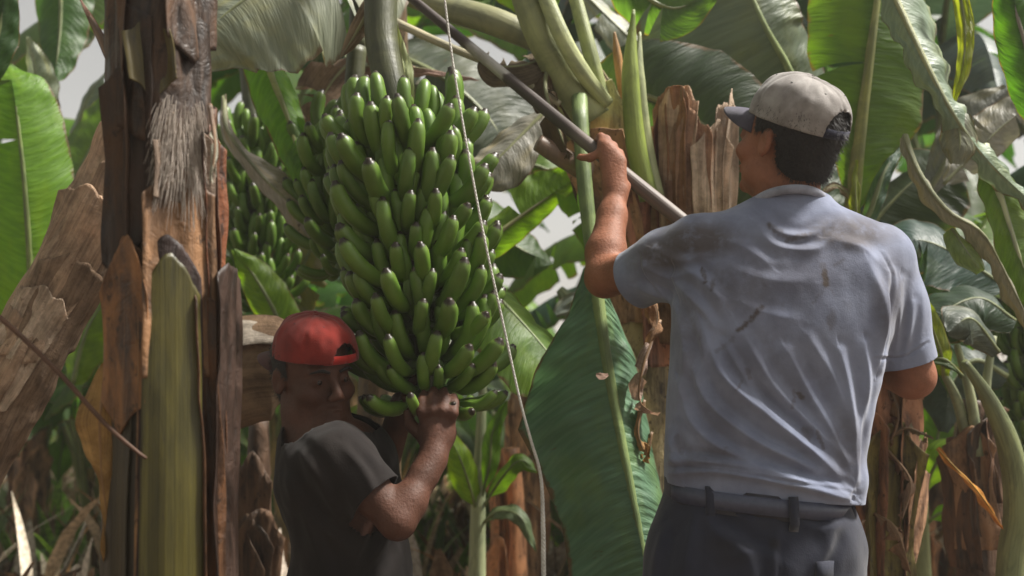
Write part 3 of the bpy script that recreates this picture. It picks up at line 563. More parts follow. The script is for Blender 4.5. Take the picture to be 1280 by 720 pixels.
# left edge plant
pl = plant('banana_plant', -60, 3.3, 'banana plant at the left edge with broad backlit leaves and scorched margin')
stem(pl, [(P(-70, 500, 3.3)[0], 3.3, -.05), tuple(P(-60, 500, 3.3)), tuple(P(-30, 330, 3.3))], [.1, .09, .07], 'n', seed=21)
leaf(pl, [(20, 470, 3.25), (38, 400, 3.2), (32, 250, 3.15), (18, 120, 3.15), (8, 78, 3.2)], [10, 44, 60, 62, 56, 40, 3], 'f', nh=(.15, -1, .2), fold=(.1, .25), curl=(.2, .5), tears=(3, 0), rib=.014, u0=.05)
leaf(pl, [(46, 220, 3.6), (50, 150, 3.55), (44, 90, 3.5), (36, 46, 3.5)], [12, 24, 25, 18, 2], (.30, .36, .24), nh=(-.2, -1, .2), rib=.008, u0=.1)
leaf(pl, [(72, -60, 3.8), (76, 10, 3.8), (72, 70, 3.75), (66, 108, 3.7)], [40, 42, 32, 20, 2], 'm', nh=(.2, -1, .3), fold=(.3, .1), rib=.010)
leaf(pl, [(40, 330, 4.2), (85, 240, 4.1), (120, 170, 4.1), (152, 100, 4.1)], [20, 52, 58, 46, 4], 'g', nh=(0, -1, .3), rib=.012, tears=(0, 2))
leaf(pl, [(-30, 120, 3.0), (-4, 50, 3.0), (10, -30, 3.0)], [10, 22, 26, 20, 12], 'd', nh=(.3, -1, .2))
leaf(pl, [(90, 480, 3.9), (110, 410, 3.9), (150, 350, 3.9)], [12, 30, 32, 16, 3], 'g', nh=(0, -1, .6))
leaf(pl, [(60, 300, 4.3), (110, 120, 4.3), (170, 80, 4.3)], [10, 22, 24, 18, 3], 's', nh=(-.3, -1, .6), tears=(3, 3))
# canopy over the bunch
pc = plant('banana_plant', 470, 3.3, 'banana plant over the hanging bunch with torn greyish drooping leaves')
stem(pc, [(P(470, 500, 3.3)[0], 3.3, -.05), tuple(P(475, 500, 3.3)), tuple(P(490, 250, 3.3)), tuple(P(485, -60, 3.0))], [.08, .07, .06, .05], (.10, .075, .045), seed=22)
leaf(pc, [(500, -120, 2.9), (440, -55, 2.7), (350, -28, 2.55), (268, 30, 2.5), (235, 90, 2.5)], [30, 96, 128, 122, 80, 12], (.245, .245, .195), nh=(.1, -.75, .65), fold=(.45, .45), curl=(.3, .3), tears=(6, 3), split=.16, ripple=.010, rib=.013)
leaf(pc, [(318, 20, 2.9), (336, 85, 2.85), (364, 160, 2.8), (390, 262, 2.8)], [10, 34, 36, 26, 5], 'f', wr=[6, 26, 30, 24, 4], nh=(.25, -1, .2), fold=(.2, .35), rib=.014, ribcol=(.30, .36, .14))
leaf(pc, [(482, -30, 2.45), (460, 15, 2.4), (440, 50, 2.4), (426, 72, 2.4)], [13, 17, 16, 10, 1], (.30, .235, .165), nh=(.4, -1, .2), fold=(.5, .5), mat_=M_PAPER, rib=.006, name='dry_leaf', nu=20)
leaf(pc, [(470, 60, 3.1), (430, 85, 3.05), (400, 130, 3.0), (392, 185, 3.0)], [22, 40, 46, 34, 6], (.24, .18, .12), nh=(.1, -1, .1), mat_=M_PAPER, tears=(3, 3), rib=.008, name='dry_leaf', nu=26)
leaf(pc, [(280, 120, 3.0), (286, 165, 2.9), (330, 222, 2.86), (372, 265, 2.84), (402, 315, 2.84)], [5, 9, 14, 16, 18, 26, 5], (.30, .32, .26), wr=[3, 5, 10, 34, 36, 14, 2], nh=(.3, -1, .3), rib=.007, fold=(.5, .2), nu=40)
leaf(pc, [(372, 470, 3.3), (348, 400, 3.3), (318, 345, 3.3), (292, 312, 3.3)], [10, 30, 30, 20, 3], 'f', nh=(-.2, -1, .4), rib=.010)
leaf(pc, [(512, 150, 2.6), (506, 100, 2.55), (500, 60, 2.55), (497, 30, 2.55)], [6, 11, 11, 6, 2], (.30, .36, .22), nh=(-.3, -1, .1), rib=.004, nu=20)
leaf(pc, [(370, 110, 3.2), (450, 84, 3.1), (520, 84, 3.0), (600, 100, 2.95)], [8, 16, 18, 12, 3], (.38, .33, .26), nh=(0, -1, .6), fold=(.5, .5), tears=(4, 4), rib=.006, mat_=M_PAPER, name='dry_leaf', nu=26)
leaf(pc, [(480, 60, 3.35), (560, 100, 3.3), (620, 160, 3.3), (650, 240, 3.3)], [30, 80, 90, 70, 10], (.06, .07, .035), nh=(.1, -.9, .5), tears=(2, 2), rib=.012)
leaf(pc, [(250, 130, 3.9), (240, 200, 3.9), (262, 300, 3.9), (300, 420, 3.9)], [30, 50, 60, 50, 8], 'd', nh=(.2, -1, .3), tears=(2, 3))
leaf(pc, [(445, 330, 3.6), (400, 300, 3.6), (370, 360, 3.6), (360, 440, 3.6)], [20, 40, 46, 36, 8], (.11, .11, .06), nh=(.2, -1, .3), tears=(3, 3))
def fruit_stalk(par, pts, rad): link('fruit_stalk', mesh(*tube(ax_px(pts), rad, 12, 24, 1, (0, -1, .2), .03)), M_RIB, par, (.055, .065, .032))
fruit_stalk(pc, [(485, -50, 3.02), (486, -150, 2.85), (481, -150, 2.55), (478, -58, 2.40)], [.045, .042, .040, .038])
fruit_stalk(pc, [(485, -50, 3.03), (470, -70, 2.98), (452, -20, 2.92), (446, 62, 2.90)], [.03, .03, .028, .026])
fruit_stalk(pc, [(485, -45, 3.03), (420, -110, 3.3), (330, -40, 3.6), (310, 82, 3.65)], [.034, .034, .032, .03])
# central plant
cp = plant('banana_plant', 770, 2.85, 'central banana plant with pale petioles, cut dry sheath crown and one long hanging leaf')
axC = [(P(810, 500, 2.85)[0], 2.85, -.05), tuple(P(812, 560, 2.85)), tuple(P(806, 400, 2.85)), tuple(P(780, 260, 2.8)), tuple(P(745, 150, 2.75)), tuple(P(722, 90, 2.72))]; radC = [.11, .10, .092, .09, .085, .06]
stem(cp, axC, radC, (.30, .27, .16), seed=23, n=24, k=50)
def shc(a0, a1, t0, t1, col, **k): return sheath(cp, axC, radC, a0, a1, t0, t1, col, **k)
shc(-70, 10, .40, .76, (.34, .22, .14), off=.008, seed=51, pk=.06, wob=.014); shc(-10, 90, .3, .70, (.36, .19, .13), off=.006, seed=52, pk=.05)
shc(-60, 40, .66, .92, (.30, .33, .17), off=.006, seed=53, pk=.02, flare=.004, wob=.006, name='green_sheath')
shc(-100, -30, .55, .97, (.13, .08, .05), off=.012, seed=54, pk=.05, wob=.02)
# dry cut sheath crown
axK = ax_px([(866, 440, 2.76), (868, 330, 2.72), (868, 220, 2.70), (870, 120, 2.70)]); rK = [.085, .085, .088, .086]
for i, (a0, a1, t0, t1, co) in enumerate([(-100, 110, .05, .42, (.34, .20, .13)), (-95, -40, .2, .74, (.36, .24, .17)), (-60, -8, .2, .80, (.46, .34, .25)), (-32, 12, .15, .66, (.34, .21, .14)), (-10, 34, .2, .62, (.58, .48, .38)), (18, 62, .2, .70, (.52, .43, .35)), (46, 98, .15, .60, (.38, .27, .19)), (-80, -20, .25, .86, (.30, .19, .12)), (-48, -22, .3, .90, (.28, .15, .08)), (30, 52, .3, .76, (.52, .44, .36)), (60, 82, .3, .78, (.46, .36, .27)), (-110, -70, .2, .70, (.25, .12, .085)), (90, 200, .1, .55, (.3, .2, .14)), (160, 260, .1, .6, (.3, .2, .14))]):
    sheath(cp, axK, rK, a0, a1, t0, min(.93, t1+.13), co, off=.002+.005*(i % 5), peak=.3+.4*((i*37 % 10)/10), pk=.07, flare=.010, rag=.022, seed=140+i, curl=.012, wob=.02, name='cut_sheath', matr=M_PAPER, n=(24, 34), low=.02, twist=(-12, 8, 14, -6, 10)[i % 5], jit=.8)
leaf(cp, [(908, 330, 2.50), (912, 290, 2.48), (920, 262, 2.47)], [10, 20, 18, 3], (.42, .34, .06), nh=(.1, -1, .2), rib=.003, name='cut_sheath', nu=16)
# petioles
def petiole(pts, rad, col, fl=.8, name='petiole', nh=(0, -1, .3)): return link(name, mesh(*tube(ax_px(pts), rad, 12, 30, fl, nh, .03)), M_RIB, cp, col)
petiole([(742, 150, 2.62), (704, 90, 2.60), (672, 30, 2.58), (640, -60, 2.6)], [.050, .050, .044, .038], (.23, .27, .13))
petiole([(760, 130, 2.60), (728, 90, 2.55), (700, 40, 2.53), (668, -40, 2.55)], [.018, .022, .022, .02], (.32, .38, .2))
petiole([(752, 120, 2.66), (736, 60, 2.66), (712, -30, 2.7)], [.02, .02, .018], (.24, .3, .13))
petiole([(812, 250, 2.6), (795, 180, 2.58), (788, 90, 2.57), (792, 12, 2.58)], [.026, .026, .022, .004], (.17, .24, .05))
petiole([(822, 250, 2.62), (806, 180, 2.61), (798, 100, 2.6), (800, 40, 2.62)], [.020, .022, .018, .003], (.30, .36, .2))
petiole([(780, 130, 2.7), (772, 70, 2.7), (768, 40, 2.7)], [.012, .012, .003], (.34, .2, .07))
petiole([(755, 110, 2.72), (690, 60, 2.75), (620, 28, 2.75), (560, 10, 2.8), (500, -10, 2.8)], [.030, .036, .040, .038, .03], (.20, .22, .13))
petiole([(700, 130, 2.58), (640, 92, 2.6), (560, 58, 2.65), (495, 28, 2.7)], [.008, .010, .011, .012], (.36, .36, .27))
petiole([(735, 215, 2.6), (700, 195, 2.55), (672, 178, 2.53)], [.030, .026, .022], (.20, .14, .10), name='cut_petiole')
leaf(cp, [(700, 60, 2.66), (660, 80, 2.6), (620, 82, 2.6), (598, 70, 2.6)], [22, 34, 32, 12], (.16, .10, .07), nh=(0, -1, .3), fold=(.2, .4), mat_=M_PAPER, tears=(2, 4), rib=.006, name='dry_leaf', nu=26)
leaf(cp, [(690, 60, 2.62), (682, 110, 2.55), (700, 165, 2.52), (712, 200, 2.52)], [20, 26, 22, 8], (.12, .075, .05), nh=(.2, -1, .1), fold=(.5, .5), mat_=M_PAPER, tears=(3, 3), rib=.006, name='dry_leaf', nu=24)
# long hanging leaf
leaf(cp, [(724, 118, 2.55), (730, 220, 2.48), (742, 330, 2.44), (756, 440, 2.40), (778, 560, 2.36), (803, 690, 2.32), (822, 820, 2.30), (830, 920, 2.32)],
     [14, 44, 96, 128, 108, 94, 94, 100, 100, 80, 20], (.115, .20, .125), wr=[4, 34, 60, 62, 58, 60, 66, 70, 70, 50, 14], nh=(-.10, -1, .15), fold=(.10, .6), curl=(.25, .5), u0=.30, rib=.020, ribcol=(.17, .25, .10), ripple=.007, nu=380, nv=12, lean=.10, ribs=(.021, .0016))
leaf(cp, [(735, 110, 2.6), (726, 180, 2.55), (724, 250, 2.5), (738, 320, 2.46)], [9, 13, 14, 10, 3], (.26, .33, .16), nh=(-.5, -1, .1), fold=(.9, .9), rib=.004, name='petiole_wing', nu=24, nv=4)
# brown shreds on its right margin and stem behind
for i, q in enumerate([[(800, 330, 2.4), (822, 390, 2.38), (812, 430, 2.36)], [(826, 400, 2.42), (806, 450, 2.38), (800, 500, 2.38), (824, 520, 2.4)], [(806, 500, 2.4), (798, 540, 2.38), (812, 580, 2.38)], [(815, 540, 2.42), (808, 590, 2.4), (822, 610, 2.4)]]):
    leaf(cp, q, [12, 22, 20, 6], [(.34, .22, .13), (.40, .33, .26), (.30, .19, .09), (.26, .16, .07)][i], nh=(.3, -1, .4), fold=(.5, .6), curl=(1.5, 1.3), mat_=M_PAPER, rib=.004, ribcol=(.2, .13, .07), name='dry_leaf', tears=(2, 2), nu=20, ripple=.015)
leaf(cp, [(745, 468, 2.33), (752, 470, 2.33), (760, 468, 2.335)], [3, 6, 5, 2], (.5, .4, .33), nh=(0, -1, .2), rib=0, name='leaf_scrap', mat_=M_PAPER, nu=6, nv=3)
# leaves between bunch and central stem
leaf(cp, [(700, 120, 2.9), (655, 165, 2.85), (615, 205, 2.8), (585, 232, 2.8)], [6, 30, 44, 34, 3], (.25, .27, .22), nh=(-.35, -1, .35), fold=(.1, .3), rib=.007)
leaf(cp, [(545, 345, 3.1), (610, 300, 3.1), (670, 256, 3.1), (740, 208, 3.1)], [12, 46, 52, 44, 6], 'f', wr=[10, 34, 36, 24, 5], nh=(0, -1, .2), rib=.010, ribcol=(.33, .36, .2), tears=(2, 1))
leaf(cp, [(560, 335, 2.62), (612, 362, 2.57), (665, 416, 2.53), (715, 478, 2.50), (732, 505, 2.50)], [16, 54, 72, 70, 46, 6], (.13, .235, .055), wr=[10, 50, 74, 72, 40, 5], nh=(.5, -.72, .6), fold=(.1, .3), curl=(.5, .4), rib=.009, ribcol=(.2, .28, .1), ripple=.008)
leaf(cp, [(740, 372, 3.3), (716, 376, 3.3), (694, 392, 3.3)], [6, 12, 14, 6], 's', nh=(-.2, -1, .4), rib=.005, nu=20)
leaf(cp, [(640, 200, 3.5), (690, 215, 3.5), (735, 260, 3.5), (752, 330, 3.5)], [14, 30, 34, 30, 8], 'g', nh=(.1, -1, .4), tears=(2, 1), rib=.008)
leaf(cp, [(700, 360, 3.5), (735, 400, 3.5), (750, 440, 3.5)], [8, 26, 28, 8], 'v', nh=(.2, -1, .5), rib=.005, nu=20)
leaf(cp, [(540, 235, 3.6), (600, 275, 3.6), (650, 310, 3.6), (692, 330, 3.6)], [30, 60, 60, 40, 6], 'm', wr=[30, 60, 60, 40, 6], nh=(0, -1, .5), tears=(2, 2))
# big leaves over the man in grey
leaf(cp, [(1010, 150, 3.1), (985, 85, 3.05), (955, 30, 3.0), (925, -40, 3.0), (900, -110, 3.0)], [60, 118, 140, 150, 150, 120], (.12, .165, .095), wr=[40, 60, 66, 70, 60, 30], nh=(-.15, -1, .1), fold=(-.05, .3), curl=(.2, .5), rib=.016, ribcol=(.27, .36, .17), lean=-.2)
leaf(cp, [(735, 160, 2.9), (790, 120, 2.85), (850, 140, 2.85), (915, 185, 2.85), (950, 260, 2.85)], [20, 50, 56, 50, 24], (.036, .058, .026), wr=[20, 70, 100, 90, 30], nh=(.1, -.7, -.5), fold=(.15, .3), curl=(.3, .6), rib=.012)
leaf(cp, [(700, -40, 3.4), (780, 40, 3.4), (850, 90, 3.4), (900, 130, 3.4)], [10, 30, 36, 30, 6], (.34, .31, .25), nh=(0, -1, .4), tears=(4, 4), rib=.008)
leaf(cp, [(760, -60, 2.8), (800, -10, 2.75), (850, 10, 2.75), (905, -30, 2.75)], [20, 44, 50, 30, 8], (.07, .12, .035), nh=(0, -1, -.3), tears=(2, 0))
leaf(cp, [(600, -60, 2.9), (650, -30, 2.9), (700, 0, 2.9)], [20, 40, 44, 10], 'f', nh=(0, -1, .2))
# plant behind the capped head
rp = plant('banana_plant', 1052, 3.0, 'banana plant behind the beige cap with upright stalk and wide backlit leaf')
stem(rp, [(P(1050, 500, 3.0)[0], 3.0, -.05), tuple(P(1052, 520, 3.0)), tuple(P(1056, 380, 3.0)), tuple(P(1060, 300, 3.0))], [.09, .085, .07, .035], 'n', seed=24)
leaf(rp, [(1056, 330, 3.0), (1066, 260, 2.95), (1078, 150, 2.9), (1092, 40, 2.88), (1106, -70, 2.9), (1115, -160, 2.95)], [4, 34, 66, 96, 104, 104, 60], (.075, .15, .018), wr=[4, 60, 96, 92, 78, 70, 40], nh=(.0, -1, .0), fold=(.1, .15), curl=(.35, .5), u0=.2, rib=.026, ribcol=(.19, .22, .07), lean=-.25, tears=(1, 0))
leaf(rp, [(1060, 330, 3.3), (1100, 270, 3.3), (1150, 220, 3.3), (1200, 190, 3.3)], [10, 60, 80, 70, 10], (.028, .055, .028), nh=(0, -.8, .6), tears=(2, 2))
leaf(rp, [(1040, 320, 3.2), (1020, 250, 3.2), (1000, 190, 3.25), (970, 120, 3.3)], [10, 50, 60, 50, 10], 'd', nh=(0, -1, .3))
leaf(rp, [(1062, 300, 2.92), (1085, 270, 2.9), (1105, 215, 2.9), (1130, 180, 2.95)], [6, 12, 16, 12, 2], 'b', nh=(-.4, -1, .2), fold=(.5, .5))
leaf(rp, [(1070, 250, 2.96), (1045, 232, 2.9), (1022, 244, 2.88)], [4, 7, 6, 1], (.30, .26, .16), rib=.006, mat_=M_PAPER, name='dry_leaf', nu=14, nv=4)
leaf(rp, [(1075, 330, 2.94), (1072, 280, 2.9), (1070, 230, 2.9), (1072, 200, 2.9)], [4, 8, 7, 2], 'y', rib=.004, nu=14, nv=4, nh=(.3, -1, 0))
# right edge plant
re_ = plant('banana_plant', 1255, 2.7, 'banana plant at the right edge with twisted silvery leaves and pale curved stem')
axE = ax_px([(1262, 1300, 2.7), (1262, 740, 2.7), (1272, 640, 2.68), (1262, 560, 2.66), (1236, 500, 2.64), (1205, 452, 2.62)]); axE[0] = (axE[0][0], axE[0][1], -.05)
stem(re_, axE, [.045, .036, .034, .029, .020, .010], (.16, .20, .095), seed=25, matr=M_RIB)
leaf(re_, [(1080, -90, 2.6), (1122, 0, 2.55), (1160, 80, 2.5), (1192, 140, 2.48), (1235, 200, 2.5), (1300, 262, 2.55)], [20, 24, 26, 18, 18, 20, 14], (.22, .245, .185), wr=[60, 84, 66, 38, 30, 26, 14], nh=(.35, -1, .25), fold=(.7, .0), curl=(.9, .8), rib=.010, ribcol=(.24, .28, .15), ripple=.010, nu=60)
leaf(re_, [(1192, -40, 2.56), (1206, 30, 2.54), (1204, 80, 2.52), (1192, 130, 2.52)], [10, 12, 10, 3], 'y', nh=(-.6, -1, .1), rib=.004, nu=24)
leaf(re_, [(1196, 140, 2.5), (1200, 175, 2.48), (1196, 205, 2.48)], [18, 26, 22, 8], (.16, .20, .12), nh=(-.3, -1, .1), rib=.004, nu=20)
leaf(re_, [(1132, 168, 2.5), (1150, 215, 2.46), (1185, 262, 2.44), (1230, 292, 2.45), (1262, 350, 2.5), (1300, 430, 2.55)], [8, 15, 16, 20, 16, 14], (.225, .235, .185), wr=[6, 14, 26, 26, 30, 26], nh=(.3, -.8, .5), fold=(.8, .3), curl=(1., .9), rib=.008, nu=54)
leaf(re_, [(1190, 285, 2.48), (1206, 310, 2.46), (1226, 340, 2.46)], [10, 22, 20, 6], (.12, .16, .08), nh=(.3, -1, -.2), rib=.004, nu=18)
leaf(re_, [(1232, 180, 2.6), (1250, 240, 2.55), (1275, 320, 2.55), (1310, 420, 2.6)], [6, 22, 26, 22, 6], 'g', wr=[6, 40, 60, 60, 20], nh=(.1, -1, .2), rib=.012, ribcol=(.28, .33, .2))
leaf(re_, [(1330, 190, 2.4), (1300, 110, 2.4), (1272, 20, 2.4), (1255, -60, 2.4)], [10, 34, 36, 26, 8], 'm', wr=[10, 40, 40, 40, 10], nh=(-.2, -1, .1), rib=.010, ribcol=(.2, .2, .16))
leaf(re_, [(1180, 230, 3.0), (1220, 190, 3.0), (1262, 150, 3.0), (1320, 110, 3.0)], [10, 34, 40, 34, 8], (.30, .26, .22), nh=(0, -1, .3), tears=(2, 5), rib=.006)
leaf(re_, [(1160, 240, 3.2), (1210, 160, 3.2), (1262, 110, 3.2)], [10, 30, 40, 10], (.15, .18, .15), nh=(0, -1, .3))
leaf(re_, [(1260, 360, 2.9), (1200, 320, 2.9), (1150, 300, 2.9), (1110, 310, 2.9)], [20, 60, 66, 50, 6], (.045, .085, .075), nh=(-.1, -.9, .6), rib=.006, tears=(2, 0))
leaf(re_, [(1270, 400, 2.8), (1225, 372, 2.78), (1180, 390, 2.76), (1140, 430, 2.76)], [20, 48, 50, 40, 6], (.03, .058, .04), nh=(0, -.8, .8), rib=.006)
leaf(re_, [(1250, 440, 2.7), (1215, 398, 2.66), (1185, 415, 2.64)], [10, 34, 34, 4], (.06, .095, .07), nh=(.2, -1, .6), rib=.006, nu=20)
leaf(re_, [(1180, 470, 2.66), (1176, 440, 2.62), (1162, 400, 2.6), (1150, 366, 2.6)], [6, 15, 17, 12, 2], 'y', nh=(-.3, -1, .2), rib=.005, nu=20)
leaf(re_, [(1260, 470, 3.2), (1220, 450, 3.2), (1190, 480, 3.2), (1180, 540, 3.2)], [20, 46, 46, 40, 6], 'k', nh=(0, -1, .5))
leaf(re_, [(1204, 470, 2.64), (1180, 448, 2.62), (1150, 452, 2.62)], [5, 10, 9, 2], 'm', nh=(0, -1, .7), rib=.005, nu=16)
for q in ([(1222, 570, 2.9), (1214, 500, 2.9), (1196, 430, 2.9)], [(1232, 560, 2.95), (1232, 490, 2.95), (1242, 420, 2.95)], [(1212, 560, 2.92), (1196, 500, 2.92), (1176, 460, 2.92)]):
    link('petiole', mesh(*tube(ax_px(q), [.018, .014, .009], 9, 16)), M_RIB, re_, (.27, .32, .2))
fruit_stalk(re_, [(1262, 700, 2.7), (1310, 500, 2.9), (1330, 330, 3.15), (1312, 320, 3.28), (1300, 362, 3.3)], [.03, .026, .024, .022, .02])
# dark stem with orange dried leaf
ds = plant('rotting_banana_plant', 1215, 2.95, 'dark rotting banana stem at lower right with hanging orange dried leaf'); ds['category'] = 'banana stem'
axD = ax_px([(1228, 1200, 2.95), (1226, 740, 2.95), (1218, 640, 2.95), (1214, 560, 2.95), (1216, 500, 2.95)]); axD[0] = (axD[0][0], axD[0][1], -.05)
stem(ds, axD, [.075, .065, .055, .045, .03], (.075, .048, .032), seed=26, wob=.14)
for i in range(5): sheath(ds, axD, [.075, .065, .055, .045, .03], -100+i*35, -20+i*40, .3+.06*i, .7+.06*i, [(.10, .06, .04), (.22, .14, .09), (.07, .045, .03)][i % 3], seed=70+i, wob=.03, flare=.03, n=(12, 26))
leaf(ds, [(1172, 560, 2.6), (1196, 586, 2.58), (1216, 606, 2.58), (1236, 632, 2.6), (1254, 660, 2.62)], [2, 5, 8, 9, 6, 4], 'o', nh=(.2, -1, .3), fold=(.5, .4), curl=(1., .8), rib=.003, ribcol=(.4, .25, .05), name='dry_leaf', nu=30, mat_=M_PAPER)
# brown stem behind the man's right hip
bs = plant('flaking_banana_plant', 1096, 2.75, 'brown banana stem with flaking sheaths right of the grey shirt hem'); bs['category'] = 'banana stem'
axS = ax_px([(1094, 1250, 2.75), (1094, 740, 2.75), (1097, 640, 2.75), (1100, 540, 2.75), (1100, 470, 2.75), (1098, 420, 2.78)]); axS[0] = (axS[0][0], axS[0][1], -.05)
rS = [.085, .082, .078, .07, .062, .05]; stem(bs, axS, rS, (.10, .085, .03), seed=27)
for i, (a0, a1, t0, t1, co) in enumerate([(-90, -10, .1, .62, (.20, .10, .06)), (-30, 40, .2, .55, (.13, .12, .035)), (10, 95, .3, .8, (.22, .13, .08)), (-60, 50, .6, .93, (.24, .13, .08)), (20, 100, .05, .5, (.28, .18, .12)), (-100, -40, .5, .9, (.12, .07, .045)), (-15, 60, .72, .98, (.17, .10, .06))]):
    sheath(bs, axS, rS, a0, a1, t0, t1, co, seed=80+i, wob=.022, flare=.03, curl=.03, rag=.05)
for i, q in enumerate([[(1100, 560, 2.66), (1132, 535, 2.62), (1162, 546, 2.6)], [(1108, 560, 2.66), (1138, 600, 2.62), (1128, 650, 2.6)], [(1090, 640, 2.66), (1120, 660, 2.6), (1140, 720, 2.58)], [(1080, 650, 2.64), (1066, 690, 2.56), (1076, 740, 2.55)], [(1112, 480, 2.68), (1124, 520, 2.64), (1112, 560, 2.63)]]):
    leaf(bs, q, [8, 20, 20, 4], [(.20, .14, .10), (.30, .21, .15), (.26, .16, .10), (.42, .34, .28), (.19, .11, .07)][i], nh=(.3, -1, .5), fold=(.6, .6), curl=(1.6, 1.4), mat_=M_PAPER, rib=.004, ribcol=(.2, .13, .07), name='dry_leaf', tears=(2, 2), nu=20, ripple=.016)
# bright young plant below his elbow
yp = plant('young_banana_plant', 1160, 3.5, 'bright green young banana plant below the right elbow of the man in grey'); 
stem(yp, [(P(1150, 500, 3.5)[0], 3.5, -.05), tuple(P(1152, 700, 3.5)), tuple(P(1152, 620, 3.5))], [.04, .03, .02], (.25, .3, .14), n=10, k=12, matr=M_RIB)
for q, hw, co in (([(1150, 640, 3.5), (1150, 580, 3.45), (1140, 520, 3.4), (1118, 480, 3.4)], 26, 'f'), ([(1152, 640, 3.5), (1165, 590, 3.45), (1190, 560, 3.4), (1225, 590, 3.4)], 24, 'f'), ([(1152, 640, 3.5), (1170, 560, 3.5), (1176, 510, 3.5), (1172, 470, 3.5)], 24, 'g'), ([(1152, 650, 3.5), (1130, 600, 3.45), (1110, 590, 3.4), (1090, 610, 3.4)], 20, 'g'), ([(1152, 660, 3.5), (1180, 640, 3.45), (1210, 660, 3.4), (1230, 700, 3.4)], 20, 'f')):
    leaf(yp, q, hw, co, nh=(0, -.8, .7), u0=.15, rib=.007, nu=24, nv=5)
# young plant under the bunch
y2 = plant('young_banana_plant', 600, 3.4, 'young banana plant with pale upright stalk below the bunch and raised hand')
stem(y2, [(P(596, 500, 3.4)[0], 3.4, -.05), tuple(P(597, 660, 3.4)), tuple(P(600, 560, 3.4)), tuple(P(604, 470, 3.4))], [.032, .026, .018, .012], (.33, .40, .25), n=10, k=20, matr=M_RIB)
for q, hw, co in (([(598, 650, 3.4), (588, 610, 3.35), (574, 570, 3.3), (556, 535, 3.3)], 22, 'f'), ([(600, 640, 3.4), (625, 600, 3.35), (650, 575, 3.3), (672, 590, 3.3)], 16, 'g'), ([(604, 500, 3.4), (592, 470, 3.38), (570, 460, 3.36)], 14, 'm'), ([(598, 660, 3.4), (620, 640, 3.35), (650, 645, 3.3), (670, 690, 3.3)], 13, 'v'), ([(598, 640, 3.4), (612, 580, 3.36), (616, 540, 3.36), (634, 500, 3.36)], 14, 'g')):
    leaf(y2, q, hw, co, nh=(0, -.8, .6), u0=.15, rib=.006, nu=24, nv=5)

# dead brown stems standing in the litter
def dead_stem(px, d, ytop, r, label, col, seed, lean=0):
    rs = random.Random(seed); b = P(px, 500, d); t = P(px+lean, ytop, d); z0 = hgt(b[0], b[1])
    root = empty('dead_banana_stem', (b[0], b[1], z0), label, 'banana stem', 'dead stems standing in the litter')
    ax = [(b[0], b[1], z0-.05), tuple((np.array([b[0], b[1], z0])+t)/2+np.array([rs.uniform(-.02, .02), 0, 0])), tuple(t)]
    rd = [r*1.15, r, r*.6]; stem(root, ax, rd, col, seed=seed, n=14, k=24, wob=.12)
    for i in range(4):
        a = rs.uniform(-130, 40); q = rs.uniform(.75, 1.5); sheath(root, ax, rd, a, a+rs.uniform(50, 110), rs.uniform(0, .3), rs.uniform(.5, .95), tuple(x*q for x in col), seed=seed*5+i, n=(10, 20), wob=.02, flare=.04, pk=.1)
    return root
dead_stem(324, 3.2, 520, .05, 'dark dead stem just left of the man in black shirt', (.07, .045, .03), 61)
dead_stem(632, 3.9, 560, .055, 'reddish brown dead stem right of the pale young stalk', (.34, .18, .10), 62, 6)
dead_stem(655, 4.3, 470, .06, 'tall pale brown dead stem behind the white rope', (.28, .19, .12), 63, 10)
dead_stem(440, 5.0, 470, .06, 'dead stem behind the head of the man in black shirt', (.2, .13, .08), 65)
dead_stem(40, 5.6, 500, .07, 'dead stem deep in the gap below the leaning trunk', (.24, .16, .11), 67, 10)
dead_stem(1140, 4.4, 640, .05, 'short brown dead stump under the bright young plant', (.3, .17, .1), 68)
dead_stem(1180, 4.8, 560, .05, 'brown dead stem left of the orange dried leaf', (.2, .13, .08), 69, -8)

# ---------------------------------------------------------------- rope and pole
ro = [(553, -40, 2.06), (556, 0, 2.06), (568, 90, 2.05), (585, 190, 2.04), (606, 300, 2.04), (628, 400, 2.05), (650, 500, 2.06), (663, 548, 2.07), (676, 596, 2.08), (679, 660, 2.08), (680, 740, 2.08), (684, 900, 2.1)]
rp_ = [P(*q) for q in ro]; rp_.append(np.array([rp_[-1][0]+.05, 2.12, .02]))
rv = bez(rp_, 400)
mb = MB()
for s in range(3):       # three twisted strands
    T, S, N = frames(rv, (0, -1, .1)); L = np.concatenate([[0], np.cumsum(np.linalg.norm(np.diff(rv, axis=0), axis=1))]); a = L*260+s*2.094; rr = np.interp(L, [0, 1.05, 1.15, 2], [.0012, .0013, .0026, .0026])[:, None]
    mb.add(tube(rv+rr*(np.cos(a)[:, None]*S+np.sin(a)[:, None]*N), [.0015, .0015, .0016, .0029, .0029], 5, 400, cap=False))
tag(link('rope', mb.mesh(), M_ROPE, None, (.62, .60, .55)), 'thin white rope hanging in front of the bunch down past the long leaf', 'rope')
PA, PB = P(1062, 447, 2.20), P(760, 201, 2.40); pdir = unit(PB-PA); PE = P(505, -10, 2.66)
pole_pts = [tuple(PA), tuple(P(856, 279, 2.335)), tuple(PB), tuple(P(650, 110, 2.52)), tuple(PE)]
V, Fc, uv = tube(pole_pts, [.0185, .0176, .0166, .0148, .0115], 14, 60, 1, (0, -1, .3), .03)
Lm = max(u[0] for u in uv); uv = [(u/Lm, v) for u, v in uv]
po = tag(link('pole', mesh(V, Fc, uv), M_POLE), 'long weathered wooden pole held up by the man in grey shirt', 'pole')
